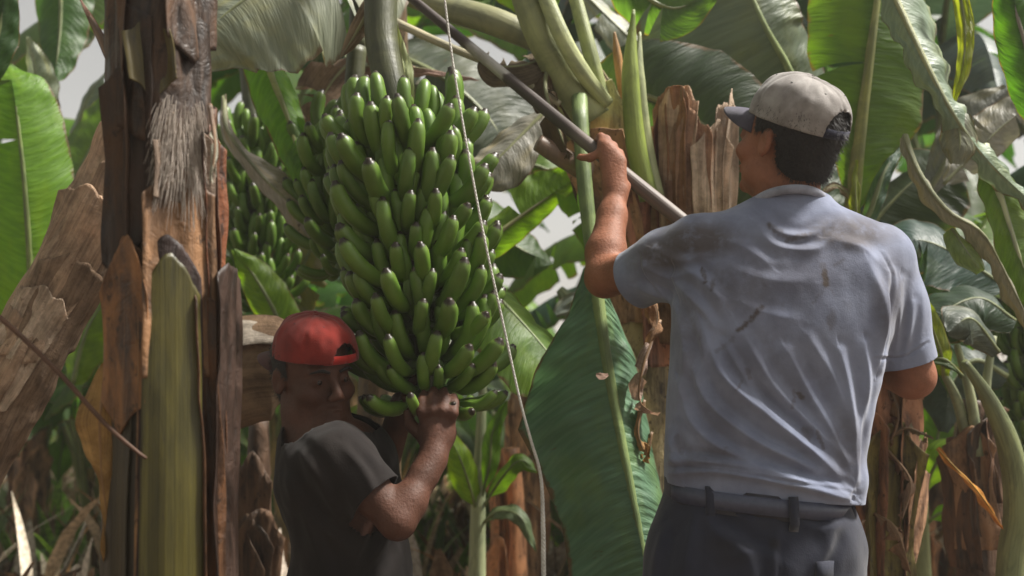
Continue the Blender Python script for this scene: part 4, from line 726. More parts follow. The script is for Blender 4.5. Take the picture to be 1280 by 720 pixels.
# ---------------------------------------------------------------- signed-distance sculpting for the two men
class SDF:
    def __init__(s, lo, hi, h):
        s.lo = np.array(lo, float); s.h = h; s.n = np.ceil((np.array(hi)-s.lo)/h).astype(int)+1
        s.D = np.full(s.n, 1.0, dtype=np.float32)
    def _box(s, lo, hi, mg):
        a = np.maximum(0, np.floor((np.array(lo)-mg-s.lo)/s.h).astype(int)); b = np.minimum(s.n, np.ceil((np.array(hi)+mg-s.lo)/s.h).astype(int)+1)
        if np.any(b <= a): return None, None
        g = np.meshgrid(*[(s.lo[i]+np.arange(a[i], b[i])*s.h).astype(np.float32) for i in range(3)], indexing='ij')
        return tuple(slice(a[i], b[i]) for i in range(3)), g
    def _put(s, sl, d, k, sub=False):
        A = s.D[sl]
        if sub:
            d = -d; hh = np.clip(.5-.5*(d-A)/k, 0, 1) if k > 0 else None
            s.D[sl] = np.maximum(A, d) if k <= 0 else A+(d-A)*(1-hh)+k*hh*(1-hh)
        else:
            if k <= 0: s.D[sl] = np.minimum(A, d); return
            hh = np.clip(.5+.5*(A-d)/k, 0, 1); s.D[sl] = A+(d-A)*hh-k*hh*(1-hh)
    def cone(s, a, b, ra, rb, k=.02, flat=None):
        a = np.asarray(a, float); b = np.asarray(b, float); r = max(ra, rb)
        sl, g = s._box(np.minimum(a, b)-r, np.maximum(a, b)+r, k+3*s.h)
        if sl is None: return s
        ab = b-a; l2 = ab@ab+1e-12; q = [g[i]-a[i] for i in range(3)]
        t = np.clip((q[0]*ab[0]+q[1]*ab[1]+q[2]*ab[2])/l2, 0, 1)
        d = np.sqrt(sum((q[i]-t*ab[i])**2 for i in range(3)))-(ra+(rb-ra)*t); s._put(sl, d, k); return s
    def chain(s, pts, rad, k=.02):
        for i in range(len(pts)-1): s.cone(pts[i], pts[i+1], rad[i], rad[i+1], k)
        return s
    def ell(s, c, r, rot=None, k=.02, sub=False):
        c = np.asarray(c, float); r = np.asarray(r, float); m = np.eye(3) if rot is None else np.asarray(rot); mx = r.max()
        sl, g = s._box(c-mx, c+mx, k+3*s.h)
        if sl is None: return s
        q = [g[i]-c[i] for i in range(3)]; l = [q[0]*m[0, i]+q[1]*m[1, i]+q[2]*m[2, i] for i in range(3)]
        k0 = np.sqrt(sum((l[i]/r[i])**2 for i in range(3))); k1 = np.sqrt(sum((l[i]/r[i]**2)**2 for i in range(3)))+1e-9
        s._put(sl, np.where(k0 < .05, -r.min(), k0*(k0-1)/k1), k, sub); return s
    def loft(s, rows, k=.02, p=2.4):
        """rows (z, cx, cy, half width, half depth) from low to high"""
        rows = sorted(rows); r = np.array(rows, float)
        lo = [(r[:, 1]-r[:, 3]).min(), (r[:, 2]-r[:, 4]).min(), r[0, 0]]; hi = [(r[:, 1]+r[:, 3]).max(), (r[:, 2]+r[:, 4]).max(), r[-1, 0]]
        sl, g = s._box(lo, hi, k+4*s.h)
        z = g[2][0, 0, :]; zz = np.linspace(r[0, 0], r[-1, 0], 200)
        sm = [np.convolve(np.pad(np.interp(zz, r[:, 0], r[:, i]), 9, mode='edge'), np.ones(19)/19, 'valid') for i in range(1, 5)]
        cx, cy, a, b = [np.interp(z, zz, q)[None, None, :] for q in sm]
        X = np.abs(g[0]-cx)/a; Y = np.abs(g[1]-cy)/b; f = (X**p+Y**p)**(1/p)
        d = (f-1)*np.minimum(a, b); d = np.maximum(d, np.maximum(r[0, 0]-g[2], g[2]-r[-1, 0])); s._put(sl, d.astype(np.float32), k); return s
    def mesh(s):
        D = s.D; h = s.h; ins = D < 0; n = np.array(D.shape)-1
        cor = [(i, j, k) for i in (0, 1) for j in (0, 1) for k in (0, 1)]
        sub = lambda A, o: A[o[0]:o[0]+n[0], o[1]:o[1]+n[1], o[2]:o[2]+n[2]]
        cnt = sum(sub(ins, o).astype(np.int8) for o in cor); act = np.argwhere((cnt > 0) & (cnt < 8))
        idx = -np.ones(n, dtype=np.int64); idx[tuple(act.T)] = np.arange(len(act))
        val = {o: D[act[:, 0]+o[0], act[:, 1]+o[1], act[:, 2]+o[2]] for o in cor}
        acc = np.zeros((len(act), 3)); c = np.zeros(len(act))
        for o in cor:
            for ax in range(3):
                if o[ax]: continue
                o2 = list(o); o2[ax] = 1; o2 = tuple(o2); a, b = val[o], val[o2]; x = (a < 0) != (b < 0)
                t = np.where(x, a/np.where(a == b, 1, a-b), 0); p = np.array(o, float)[None, :]+np.zeros((len(act), 3)); p[:, ax] = t
                acc += p*x[:, None]; c += x
        V = s.lo+(act+acc/c[:, None])*h; Q = []
        for ax in range(3):
            u, v = (ax+1) % 3, (ax+2) % 3
            a = np.moveaxis(ins, ax, 0); e = np.argwhere(ins.take(range(0, n[ax]), ax) != ins.take(range(1, n[ax]+1), ax))
            e = e[(e[:, u] > 0) & (e[:, v] > 0) & (e[:, u] < n[u]) & (e[:, v] < n[v])]
            def cell(du, dv):
                w_ = e.copy(); w_[:, u] -= du; w_[:, v] -= dv; return idx[tuple(w_.T)]
            q = np.stack([cell(1, 1), cell(0, 1), cell(0, 0), cell(1, 0)], 1); fl = ~ins[tuple(e.T)]; q[fl] = q[fl][:, ::-1]; Q.append(q)
        Q = np.vstack(Q); Q = Q[(Q >= 0).all(1)]
        me = bpy.data.meshes.new('m'); me.from_pydata(V.tolist(), [], Q.tolist()); me.update(); return me
def get_v(me):
    a = np.empty(len(me.vertices)*3); me.vertices.foreach_get('co', a); return a.reshape(-1, 3)
def set_v(me, v): me.vertices.foreach_set('co', v.ravel()); me.update()
def get_n(me):
    a = np.empty(len(me.vertices)*3); me.vertices.foreach_get('normal', a); return a.reshape(-1, 3)
def smooth_mesh(me, it=2, f=.5):
    bm = bmesh.new(); bm.from_mesh(me)
    for _ in range(it): bmesh.ops.smooth_vert(bm, verts=bm.verts, factor=f, use_axis_x=True, use_axis_y=True, use_axis_z=True)
    bm.to_mesh(me); bm.free(); me.update()
def cut(me, co, no, near=None):
    """open a garment along a plane (removes the side the normal points to)"""
    bm = bmesh.new(); bm.from_mesh(me); co = Vector(co)
    def ok(p):
        if near is None: return True
        if len(near) == 2: return (p-Vector(near[0])).length < near[1]
        A, B = Vector(near[0]), Vector(near[1]); t = (p-A).dot(B-A)/(B-A).length_squared; return t > .3 and (p-(A+(B-A)*t)).length < near[2]
    vs_ = [v for v in bm.verts if ok(v.co)]; st_ = set(vs_)
    fs = [f for f in bm.faces if all(v in st_ for v in f.verts)]; es = list({e for f in fs for e in f.edges}); vv = list({v for f in fs for v in f.verts})
    bmesh.ops.bisect_plane(bm, geom=vv+es+fs, plane_co=co, plane_no=Vector(no), clear_outer=True); bm.to_mesh(me); bm.free(); me.update()
def thick(o, t, off=-1):
    m = o.modifiers.new('thick', 'SOLIDIFY'); m.thickness = t; m.offset = off
def folds(me, specs, front=True):
    """raise cloth ridges along measured lines: (points px, width px, height m)"""
    v = get_v(me); n = get_n(me); x, y = to_px(v); out = v.copy()
    for pts, wd, amp in specs:
        wd = wd*1.1
        c = bez([(p[0], p[1], 0) for p in pts], 40)[:, :2]; best = np.full(len(v), 1e9); sg = np.zeros(len(v)); tb = np.zeros(len(v))
        for i in range(39):
            a, b = c[i], c[i+1]; ab = b-a; t = np.clip(((x-a[0])*ab[0]+(y-a[1])*ab[1])/(ab@ab), 0, 1)
            dx, dy = x-a[0]-t*ab[0], y-a[1]-t*ab[1]; d = np.hypot(dx, dy); m = d < best
            best[m] = d[m]; sg[m] = (dx*ab[1]-dy*ab[0])[m]; tb[m] = (i+t[m])/39
        s = np.sign(sg)*best/wd; env = np.sin(np.pi*np.clip(tb*.9+.06, 0, 1))**.6
        prof_ = 1.15*(np.exp(-np.abs(s*1.15)**1.4)-.6*np.exp(-((s-1.4)/.8)**2))
        vis = np.clip(-n[:, 1]*1.6+.25, 0, 1) if front else 1
        out += n*(amp*prof_*env*vis)[:, None]
    set_v(me, out)
def subdiv(me):
    bm = bmesh.new(); bm.from_mesh(me); bmesh.ops.subdivide_edges(bm, edges=bm.edges, cuts=1, use_grid_fill=True, smooth=.0); bm.to_mesh(me); bm.free(); me.update()
def wrinkle(me, amp, sc, seed=0):
    v = get_v(me); n = get_n(me)
    d = np.array([mnoise.fractal(Vector((p[0]*sc, p[1]*sc, p[2]*sc*.6+seed)), .7, 2.1, 3) for p in v]); set_v(me, v+n*(amp*d)[:, None])
def rotm(yaw, pitch, roll=0):
    """head frame: columns right, forward, up; yaw turns forward from +Y towards -X, pitch lifts the nose"""
    return np.array(Matrix.Rotation(yaw, 3, 'Z') @ Matrix.Rotation(pitch, 3, 'X') @ Matrix.Rotation(roll, 3, 'Y'))
def head(s, c, m, sc=1., neck=None):
    L = lambda x, y, z: c+m@(np.array([x, y, z])*sc)
    E = lambda p, r, k=.015, rot=None, sub=False: s.ell(L(*p), np.array(r)*sc, m if rot is None else m@rot, k, sub)
    E((0, -.012, .036), (.077, .098, .088), .02); E((0, .030, -.040), (.060, .060, .080), .03); E((0, .044, -.088), (.036, .040, .030), .025)
    E((0, .078, .024), (.050, .018, .012), .012)                       # brow
    for sx in (-1, 1):
        E((sx*.044, .058, -.028), (.024, .026, .022), .016)            # cheekbone
        E((sx*.050, .015, -.072), (.020, .040, .024), .022)            # jaw
        E((sx*.031, .098, .004), (.017, .014, .011), .010, sub=True)   # eye socket
        E((sx*.031, .078, .002), (.0145, .0145, .0125), .003)          # eyeball under lids
        E((sx*.079, -.008, -.008), (.009, .018, .029), .006, np.array(Matrix.Rotation(R(14), 3, 'X') @ Matrix.Rotation(sx*R(18), 3, 'Z')))
        E((sx*.086, -.004, -.006), (.006, .009, .017), .003, None, True)
        E((sx*.012, .104, -.034), (.009, .010, .008), .006)            # nostril wing
    s.cone(L(0, .088, .012), L(0, .113, -.026), .008*sc, .011*sc, .012)
    E((0, .094, -.060), (.024, .010, .0055), .006); E((0, .092, -.071), (.021, .010, .0065), .006); E((0, .104, -.0655), (.026, .008, .0018), .003, None, True)
    E((0, .084, -.100), (.018, .016, .015), .012)
def cap_object(parent, c, m, sc, col, brimcol, mat_c, flip=False, names=('cap', 'brim'), lift=.0, strapcol=None, tiltx=0, arch=(.50, .40)):
    """six panel cap: domed crown with an arched opening at its back, strap, brim, button and eyelets"""
    m2 = m@np.array(Matrix.Rotation(math.pi+R(12) if flip else 0, 3, 'Z'))@np.array(Matrix.Rotation(tiltx, 3, 'X'))
    L = lambda q: c+m2@(np.array(q)*sc)
    na, ne = 120, 34; V = []; idx = {}; Fc = []
    def pt(a, e, o=0.):
        # a azimuth (0 = forward), e from rim 0 to crown 1
        el = e*math.pi/2; rx, ry, rz = .083, .104, .094; q = math.cos(el)**.72
        seam = -.0028*math.exp(-((((math.degrees(a)+30) % 60)-30)/3.2)**2)*(1-e)**.2
        bulge = 1+.035*math.sin(e*math.pi)
        cr = .0006*mnoise.noise(Vector((math.sin(a)*3.5, math.cos(a)*3.5, e*4+sc*9)))*(1+1.5*math.sin(e*3))
        x = math.sin(a)*(rx*bulge*q+seam+o+cr*2); y = math.cos(a)*(ry*bulge*q+seam+o+cr*2)-.010; z = .030+lift+math.sin(el)*rz*(1+.04*math.cos(a))+cr*2
        return L((x, y, z))
    for i in range(ne+1):
        for j in range(na): 
            idx[i, j] = len(V); a = 2*math.pi*j/na; e = i/ne*.995; da = (a-math.pi); v_ = math.hypot(da/arch[0], e/arch[1])
            if .84 < v_ < 1.10: da /= v_; e /= v_
            V.append(pt(math.pi+da, e))
    for i in range(ne):
        for j in range(na):
            a = (j+.5)/na*2*math.pi; da = abs((a-math.pi+math.pi) % (2*math.pi)-math.pi); e = (i+.5)/ne
            if (da/arch[0])**2+(e/arch[1])**2 < .985: continue
            Fc.append((idx[i, j], idx[i, (j+1) % na], idx[i+1, (j+1) % na], idx[i+1, j]))
    me = mesh(V, Fc)
    o = link(names[0], me, mat_c, parent, col); thick(o, .0025)
    # strap across the opening
    sv = []; k = 24
    for q in range(k+1):
        a = math.pi-.62+1.24*q/k
        for e, off in ((-.03, .0015), (.115, .0015), (.115, -.0015), (-.03, -.0015)): sv.append(pt(a, max(e, 0) if e > 0 else 0, off)+m2@np.array([0, 0, e*.05 if e < 0 else 0])*sc)
    link('strap', mesh(sv, [(q*4+r_, q*4+(r_+1) % 4, q*4+4+(r_+1) % 4, q*4+4+r_) for q in range(k) for r_ in range(4)]), mat_c, o, strapcol or brimcol)
    # brim
    bv = []; nb, nl = 30, 12
    for i in range(nl+1):
        f = i/nl
        for j in range(nb+1):
            a = (j/nb-.5)*2.05; t = j/nb*2-1; ln = .076*math.sqrt(max(0, 1-abs(t)**2.6)); b0 = np.array([math.sin(a)*.083, math.cos(a)*.104-.010, .031+lift])
            y2 = b0[1]+f*ln; z2 = b0[2]-.004*f-.024*(abs(t)**2)*f**.6-.016*f*f*.6; bv.append(L((b0[0]*(1-.06*f), y2, z2)))
    b = link(names[1], mesh(bv, [(i*(nb+1)+j, i*(nb+1)+j+1, (i+1)*(nb+1)+j+1, (i+1)*(nb+1)+j) for i in range(nl) for j in range(nb)]), mat_c, o, brimcol); thick(b, .004)
    sp = lambda q, r: mesh(*tube([L(q+np.array([0, 0, -.002])), L(q+np.array([0, 0, .0025])), L(q+np.array([0, 0, .004]))], [r, r*.9, r*.3], 12, 6))
    link('button', sp(np.array([0, -.010, (.030+lift+.093)]), .008*sc), mat_c, o, col)
    for a in (30, 90, 150, 210, 270, 330):
        p0, p1 = pt(R(a), .62, .0002), pt(R(a), .62, .0022); link('eyelet', mesh(*tube([p0, p1], [.0034*sc, .0030*sc], 10, 3)), mat_c, o, (.02, .02, .025))
    return o
def hair_object(parent, c, m, sc, col, keep, n=5200, seed=1, ln=.010):
    """close-cropped hair: a thin scalp shell with short strands"""
    s = SDF(c-.16, c+.16, .006); s.ell(c+m@(np.array([0, -.014, .034])*sc), np.array([.080, .101, .090])*sc, m, .01); s.ell(c+m@(np.array([0, -.040, -.030])*sc), np.array([.062, .056, .075])*sc, m, .03)
    me = s.mesh(); bm = bmesh.new(); bm.from_mesh(me)
    inv = np.linalg.inv(m); bad = [f for f in bm.faces if not keep(inv@(np.array(f.calc_center_median())-c)/sc)]
    bmesh.ops.delete(bm, geom=bad, context='FACES'); bm.to_mesh(me); bm.free()
    v = get_v(me); nn = get_n(me); rs = np.random.RandomState(seed); V = v.tolist(); Fc = [tuple(p.vertices) for p in me.polygons]; dn = m@np.array([0, -.35, -1.])
    pick = rs.randint(0, len(v), n)
    for i in pick:
        p = v[i]+rs.normal(0, .003, 3)*.8; d = unit(nn[i]*.55+dn*.8+rs.normal(0, .25, 3)); sd_ = unit(np.cross(d, nn[i]))*.0007; l = ln*rs.uniform(.6, 1.3); o = len(V)
        V += [(p-sd_).tolist(), (p+sd_).tolist(), (p+d*l+nn[i]*.001).tolist()]; Fc.append((o, o+1, o+2))
    return link('hair', mesh(V, Fc), M_HAIR, parent, col)
def fingers(s, specs, k=.006):
    for pts, r0, r1 in specs: s.chain(pts, np.linspace(r0, r1, len(pts)), k)
def fist(s, base, knu, axis, rgrip, side, back, thumb, r=.0088, over=1, k=.005, stretch=0):
    """palm from base to knuckles, four fingers closing round a bar through knu along axis; back = away from palm"""
    ax = unit(np.asarray(axis, float)); up = unit(knu-base); bk = unit(np.asarray(back, float)-up*(np.asarray(back, float)@up))
    w_ = .020
    for i in range(4):
        o = (i-1.5)*w_; kn = knu+ax*o*1.0-up*(.006*abs(i-1.2)); b0 = base+ax*o*.55
        s.cone(b0, kn, .0155, .0125, .016)                                # metacarpals build the palm
        l = [.044, .047, .044, .035][i]; cen = kn-bk*(rgrip+r)+up*.002; pts = [kn]
        for q, a in enumerate((55, 105, 160, 215)):
            a = R(a*over); pts.append(cen+(bk*math.cos(a)+up*math.sin(a))*(rgrip+r*1.05))
        s.chain(pts, [r*1.25, r*1.15, r*1.08, r, r*.85], k)
    t0 = base+ax*side*.026+up*.018; t1 = t0+ax*side*.016+up*.026-bk*.012; t2 = t1+up*.022-bk*.022+ax*side*.004; t3 = t2-ax*side*.012+up*.006-bk*.016
    s.chain([base, t0, t1, t2, t3], [.014, .0135, .0115, .0105, .0085], .007)
M_HAIR = plain_material('short_hair', .6, .4, 200, .5, 1.4, .003)
M_CAP = cloth_material('cap_canvas', .9, c4(.42, .39, .36)); M_CAP.node_tree.nodes  # tinted below
def tinted_cloth(name, rough=.9, sc=60, sheen=.15):
    m, nt, out = mat(name); col = nd(nt, 'ObjectInfo').outputs['Color']; tc = nd(nt, 'TexCoord').outputs['Object']
    n1 = noi(nt, tc, sc*.25, 5, .6); n2 = noi(nt, tc, sc*8, 2, .5)
    c = mixc(nt, ss(nt, n1, .3, .7), mixc(nt, 1, col, c4(.58, .56, .55), 'MULTIPLY'), mixc(nt, 1, col, c4(1.15, 1.15, 1.15), 'MULTIPLY'))
    b = nd(nt, 'Bump', {'Strength': .4, 'Distance': .0015, 'Height': mth(nt, 'ADD', n2, n1)}).outputs[0]
    nt.links.new(nd(nt, 'BsdfPrincipled', {'Base Color': c, 'Roughness': rough, 'Specular IOR Level': .25, 'Sheen Weight': sheen, 'Normal': b}).outputs[0], out.inputs[0]); return m
M_TINT = tinted_cloth('cap_cloth'); M_SHIRT = cloth_material('grey_cotton', .85, c4(.20, .225, .315)); M_TROUSER = cloth_material('dark_drill', .8, c4(.022, .025, .042), c4(.02, .016, .014)); M_BLACK = cloth_material('black_cotton', .9, c4(.013, .010, .0095), c4(.032, .025, .021), .06)
def add_stain(me, spots, world=False):
    v = get_v(me); x, y = to_px(v); a = np.zeros(len(v))
    for cx, cy, rx, ry, s in spots: a = np.maximum(a, s*np.clip(1.6*(1-np.sqrt(((x-cx)/rx)**2+((y-cy)/ry)**2)), 0, 1))
    at = me.attributes.new('stain', 'FLOAT', 'POINT'); at.data.foreach_set('value', a.astype(np.float32))

# ================================================================ man in grey shirt, back to the camera
def rowpx(y, xl, xr, d, dep, pad=0):
    a, b = P(xl-pad, y, d), P(xr+pad, y, d); return (a[2], (a[0]+b[0])/2, d, (b[0]-a[0])/2, dep)
MD = 2.02
def man_grey():
    base = P(946, 600, MD); z0 = hgt(base[0], MD)
    hc = P(985, 176, MD+.005); hm = rotm(R(39), R(15), R(-4))
    sL, sR = P(868, 312, MD+.02), P(1106, 322, MD+.01)
    eL, wL = P(756, 347, MD+.21), P(768, 246, MD+.335)
    eR, wR = P(1140, 470, MD+.06), P(1035, 425, MD+.24)
    s = SDF((base[0]-.48, MD-.32, z0-.02), (base[0]+.52, MD+.56, 1.86), .0055)
    body_rows = [rowpx(690, 838, 1058, MD, .115), rowpx(620, 846, 1058, MD, .105), rowpx(540, 852, 1066, MD, .10), rowpx(440, 850, 1096, MD, .11), rowpx(350, 852, 1110, MD, .11), rowpx(312, 880, 1090, MD, .09), rowpx(285, 925, 1052, MD, .06)]
    s.loft(body_rows, .03)
    head(s, hc, hm, 1.0)
    s.chain([P(985, 305, MD+.015), P(986, 255, MD+.006), hc+hm@np.array([0, -.02, -.05])], [.050, .053, .055], .03)
    for a, b in ((sL, P(960, 300, MD)), (sR, P(1010, 300, MD))): s.cone(a, b, .044, .05, .03)
    s.chain([sL, (sL+eL)/2+np.array([0, 0, -.01]), eL], [.046, .046, .040], .02); s.chain([eL, eL+(wL-eL)*.3+np.array([-.004, 0, 0]), eL+(wL-eL)*.75, wL], [.042, .043, .032, .0265], .018)
    s.chain([sR, (sR+eR)/2, eR], [.044, .046, .042], .02); s.chain([eR, eR+(wR-eR)*.3, wR], [.043, .043, .027], .02)
    ax = unit(PB-PA)
    # left hand on the pole: back towards the camera, fingers over the pole, thumb to the right
    gp = PB.copy(); knu = gp+np.array([.006, -.026, .022]); fist(s, wL+np.array([0, -.004, .012]), knu, ax*-1, .0185, 1, (.1, -1, .35), None)
    s.chain([gp+ax*.034+np.array([.004, -.030, -.006]), gp+ax*.040+np.array([-.014, -.026, -.022]), gp+ax*.046+np.array([-.034, -.014, -.022])], [.0105, .010, .0085], .006)
    gq = P(1000, 396, 2.243); fist(s, wR, gq+np.array([-.01, -.02, .02]), ax*-1, .020, -1, (.3, -1, .3), None)
    hip = P(946, 690, MD)
    for sx in (-1, 1):
        h0 = np.array([hip[0]+sx*.085, MD, .90]); kn = np.array([hip[0]+sx*.115, MD+.02, .50]); an = np.array([hip[0]+sx*.125, MD-.02, z0+.09])
        s.chain([h0, kn, an], [.088, .058, .04], .03); s.chain([an+np.array([0, -.03, -.04]), an+np.array([-.01, .14, -.055])], [.036, .03], .02)
    me = s.mesh(); smooth_mesh(me, 1)
    body = link('person', me, M_SKIN, None, (.25, .108, .062)); tag(body, 'man seen from behind in dirty grey T-shirt, beige cap and dark trousers, holding the pole', 'person')
    # --- shirt
    s = SDF((base[0]-.42, MD-.30, .90), (base[0]+.42, MD+.34, 1.62), .0055)
    R_ = [(234, 938, 1030, .060), (262, 934, 1034, .066), (272, 908, 1052, .074), (283, 880, 1080, .088), (298, 858, 1104, .10), (320, 846, 1118, .112), (350, 842, 1122, .122), (400, 840, 1114, .128), (440, 838, 1106, .128), (480, 836, 1096, .126), (520, 834, 1086, .124), (560, 831, 1078, .124), (590, 830, 1075, .126), (612, 832, 1074, .124), (640, 838, 1070, .115)]
    s.loft([rowpx(y, a, b, MD+(.0 if y > 330 else .004), dp) for y, a, b, dp in R_], .02, 2.5)
    sl0 = P(872, 312, MD+.01); slE = P(794, 350, MD+.125); s.chain([sl0, P(832, 330, MD+.06), slE+(slE-sl0)*.25], [.066, .064, .063], .03)
    sr0 = P(1100, 326, MD+.01); srE = P(1133, 452, MD+.045); s.chain([sr0, P(1118, 385, MD+.03), srE+(srE-sr0)*.25], [.060, .058, .058], .03)
    s.cone(P(880, 308, MD+.01), P(955, 290, MD), .060, .060, .03); s.cone(P(1094, 318, MD+.01), P(1015, 290, MD), .062, .060, .03)
    bt = P(1058, 612, MD-.03); s.chain([P(1050, 560, MD-.04), P(1058, 600, MD-.05), P(1063, 626, MD-.045)], [.020, .026, .018], .03)   # slack gathered at the right hem
    me = s.mesh(); smooth_mesh(me, 3)
    cut(me, P(984, 257, MD), (.0, .42, 1.), (P(985, 240, MD), .14))
    cut(me, slE, slE-sl0, (slE, .13)); cut(me, srE, srE-sr0, (srE, .12))
    hl, hr = P(828, 601, MD), P(1074, 626, MD); cut(me, (hl+hr)/2, -np.cross(hr-hl, [0, 1., 0]))
    wrinkle(me, .0035, 9, 3); subdiv(me)
    folds(me, [([(880, 410), (905, 470), (960, 520), (1020, 570), (1062, 612)], 9, .013), ([(862, 440), (885, 500), (940, 548), (1000, 580), (1055, 618)], 8, .012), ([(850, 480), (868, 530), (910, 565), (980, 592), (1050, 622)], 8, .010),
               ([(930, 420), (965, 480), (1010, 530), (1058, 590)], 9, .006), ([(985, 440), (1015, 500), (1045, 550), (1066, 600)], 9, .006), ([(1050, 440), (1062, 500), (1066, 560), (1070, 610)], 8, .009), ([(1080, 430), (1084, 480), (1074, 540), (1070, 600)], 6, .007),
               ([(840, 575), (900, 580), (980, 596), (1060, 616)], 7, .012), ([(836, 592), (900, 590), (990, 606), (1060, 624)], 5, .010), ([(835, 540), (842, 565), (850, 590)], 8, .008),
               ([(850, 330), (880, 352), (905, 380)], 8, .007), ([(842, 350), (872, 380), (895, 410)], 7, .007), ([(800, 330), (835, 345), (870, 342)], 7, .007), ([(800, 360), (830, 372), (850, 392)], 6, .007), ([(820, 312), (850, 325), (880, 320)], 6, .005),
               ([(1110, 340), (1105, 400), (1098, 460)], 7, .008), ([(1125, 350), (1122, 400), (1118, 440)], 6, .006), ([(1140, 380), (1136, 410), (1130, 445)], 6, .005), ([(1085, 330), (1100, 370), (1104, 420)], 8, .006),
               ([(900, 330), (960, 350), (1010, 352)], 9, .0022), ([(910, 372), (960, 392), (1000, 400)], 8, .002), ([(850, 400), (858, 440), (852, 490)], 8, .007), ([(868, 400), (880, 440), (872, 480)], 7, .005),
               ([(955, 272), (975, 292), (1010, 296), (1035, 280)], 7, .006), ([(945, 280), (970, 308), (1020, 312), (1045, 290)], 7, .005), ([(1040, 300), (1075, 310), (1100, 330)], 8, .005), ([(900, 300), (930, 310), (960, 330)], 8, .005),
               ([(1010, 420), (1040, 470), (1058, 520)], 7, .003), ([(905, 430), (950, 500), (1005, 548)], 6, .007), ([(838, 318), (842, 350), (850, 392)], 2.5, -.003), ([(1104, 318), (1116, 350), (1108, 420), (1096, 470)], 2.5, -.003), ([(1094, 448), (1130, 446), (1160, 428)], 2.2, -.003), ([(798, 316), (808, 350), (838, 380)], 2.2, -.003), ([(834, 582), (900, 588), (980, 600), (1060, 614)], 2, -.003)])
    rs = random.Random(4); sp = [(1028, 332, 8, 8, .7), (1055, 295, 30, 14, .35), (860, 300, 34, 16, .45), (815, 325, 26, 22, .5), (905, 292, 26, 12, .45), (1112, 330, 20, 40, .3), (850, 555, 12, 16, .4), (1010, 540, 10, 12, .45), (960, 430, 60, 50, .22), (900, 520, 40, 40, .2), (1040, 400, 8, 20, .4)]
    sp += [(870, 300, 80, 34, .85), (825, 318, 54, 36, .85), (1060, 292, 80, 30, .8), (985, 330, 130, 70, .35), (930, 360, 70, 50, .45), (1115, 370, 30, 80, .5), (860, 420, 26, 100, .4), (1060, 560, 34, 70, .45), (880, 580, 70, 34, .35), (980, 450, 110, 80, .3)]
    for x0, y0, x1, y1, w_, s_ in [(924, 414, 952, 384, 4, .9), (895, 440, 918, 424, 4, .4), (1030, 338, 1033, 356, 5, 1), (878, 336, 882, 352, 3, .9), (892, 350, 890, 362, 3, .7), (962, 282, 982, 296, 5, .8), (985, 300, 1016, 292, 5, .8), (1036, 396, 1038, 412, 3, .5), (998, 492, 1003, 498, 3, .8), (934, 462, 938, 474, 3, .6), (846, 545, 852, 566, 5, .5), (1004, 536, 1012, 548, 4, .5)]+[(x, y, x+rs.uniform(-12, 12), y+rs.uniform(4, 22), rs.uniform(1.6, 3), rs.uniform(.25, .6)) for x, y in [(rs.uniform(860, 1080), rs.uniform(300, 580)) for _ in range(16)]]:
        sp += [(x0+(x1-x0)*q/6+rs.uniform(-1.6, 1.6), y0+(y1-y0)*q/6+rs.uniform(-1.6, 1.6), w_*rs.uniform(.7, 1.3), w_*rs.uniform(.7, 1.3), s_) for q in np.linspace(0, 6, 24)]
    add_stain(me, sp)
    sh = link('t_shirt', me, M_SHIRT, body); thick(sh, .003)
    # ribbed collar band
    cc = []
    for q in range(49):
        a = 2*math.pi*q/48; ctr = P(984, 262, MD-.003); cc.append(ctr+np.array([math.cos(a)*.0745, math.sin(a)*.066, -.028*math.sin(a)+.002]))
    link('collar', mesh(*tube(cc, [.0055]*3, 8, 97, 1.6, (0, 0, 1), cap=False)), M_TINT, sh, (.27, .285, .345))
    # --- trousers
    s = SDF((base[0]-.36, MD-.3, z0), (base[0]+.36, MD+.3, 1.04), .007)
    s.loft([rowpx(y, a, b, MD, dp) for y, a, b, dp in [(602, 836, 1056, .113), (622, 833, 1058, .117), (650, 822, 1062, .128), (690, 806, 1066, .138), (740, 800, 1068, .14), (800, 806, 1064, .135)]], .02, 2.4)
    for sx in (-1, 1):
        h0 = np.array([hip[0]+sx*.092, MD, .88]); kn = np.array([hip[0]+sx*.115, MD+.02, .50]); an = np.array([hip[0]+sx*.125, MD-.02, z0+.10])
        s.chain([h0, kn, an, an-np.array([0, 0, .04])], [.108, .086, .075, .075], .03)
    me = s.mesh(); smooth_mesh(me, 3)
    wl_, wr_ = P(830, 605, MD), P(1060, 628, MD); cut(me, (wl_+wr_)/2, np.cross(wr_-wl_, [0, 1., 0])); cut(me, (0, 0, z0+.085), (0, 0, -1))
    wrinkle(me, .006, 8, 9)
    folds(me, [([(880, 625), (890, 660), (930, 690), (945, 740)], 12, .010), ([(870, 640), (862, 690), (850, 760)], 10, .008), ([(885, 628), (930, 645), (970, 650)], 7, .006), ([(830, 660), (822, 700), (815, 760)], 8, .007), ([(1040, 660), (1030, 690), (1010, 720)], 9, .007), ([(975, 655), (968, 700), (965, 780)], 5, .006), ([(910, 700), (940, 690), (970, 700)], 10, .006), ([(985, 640), (1020, 660), (1055, 655)], 7, .005)])
    add_stain(me, [(968, 680, 10, 10, .6), (900, 690, 40, 30, .3)])
    tr = link('trousers', me, M_TROUSER, body); thick(tr, .003)
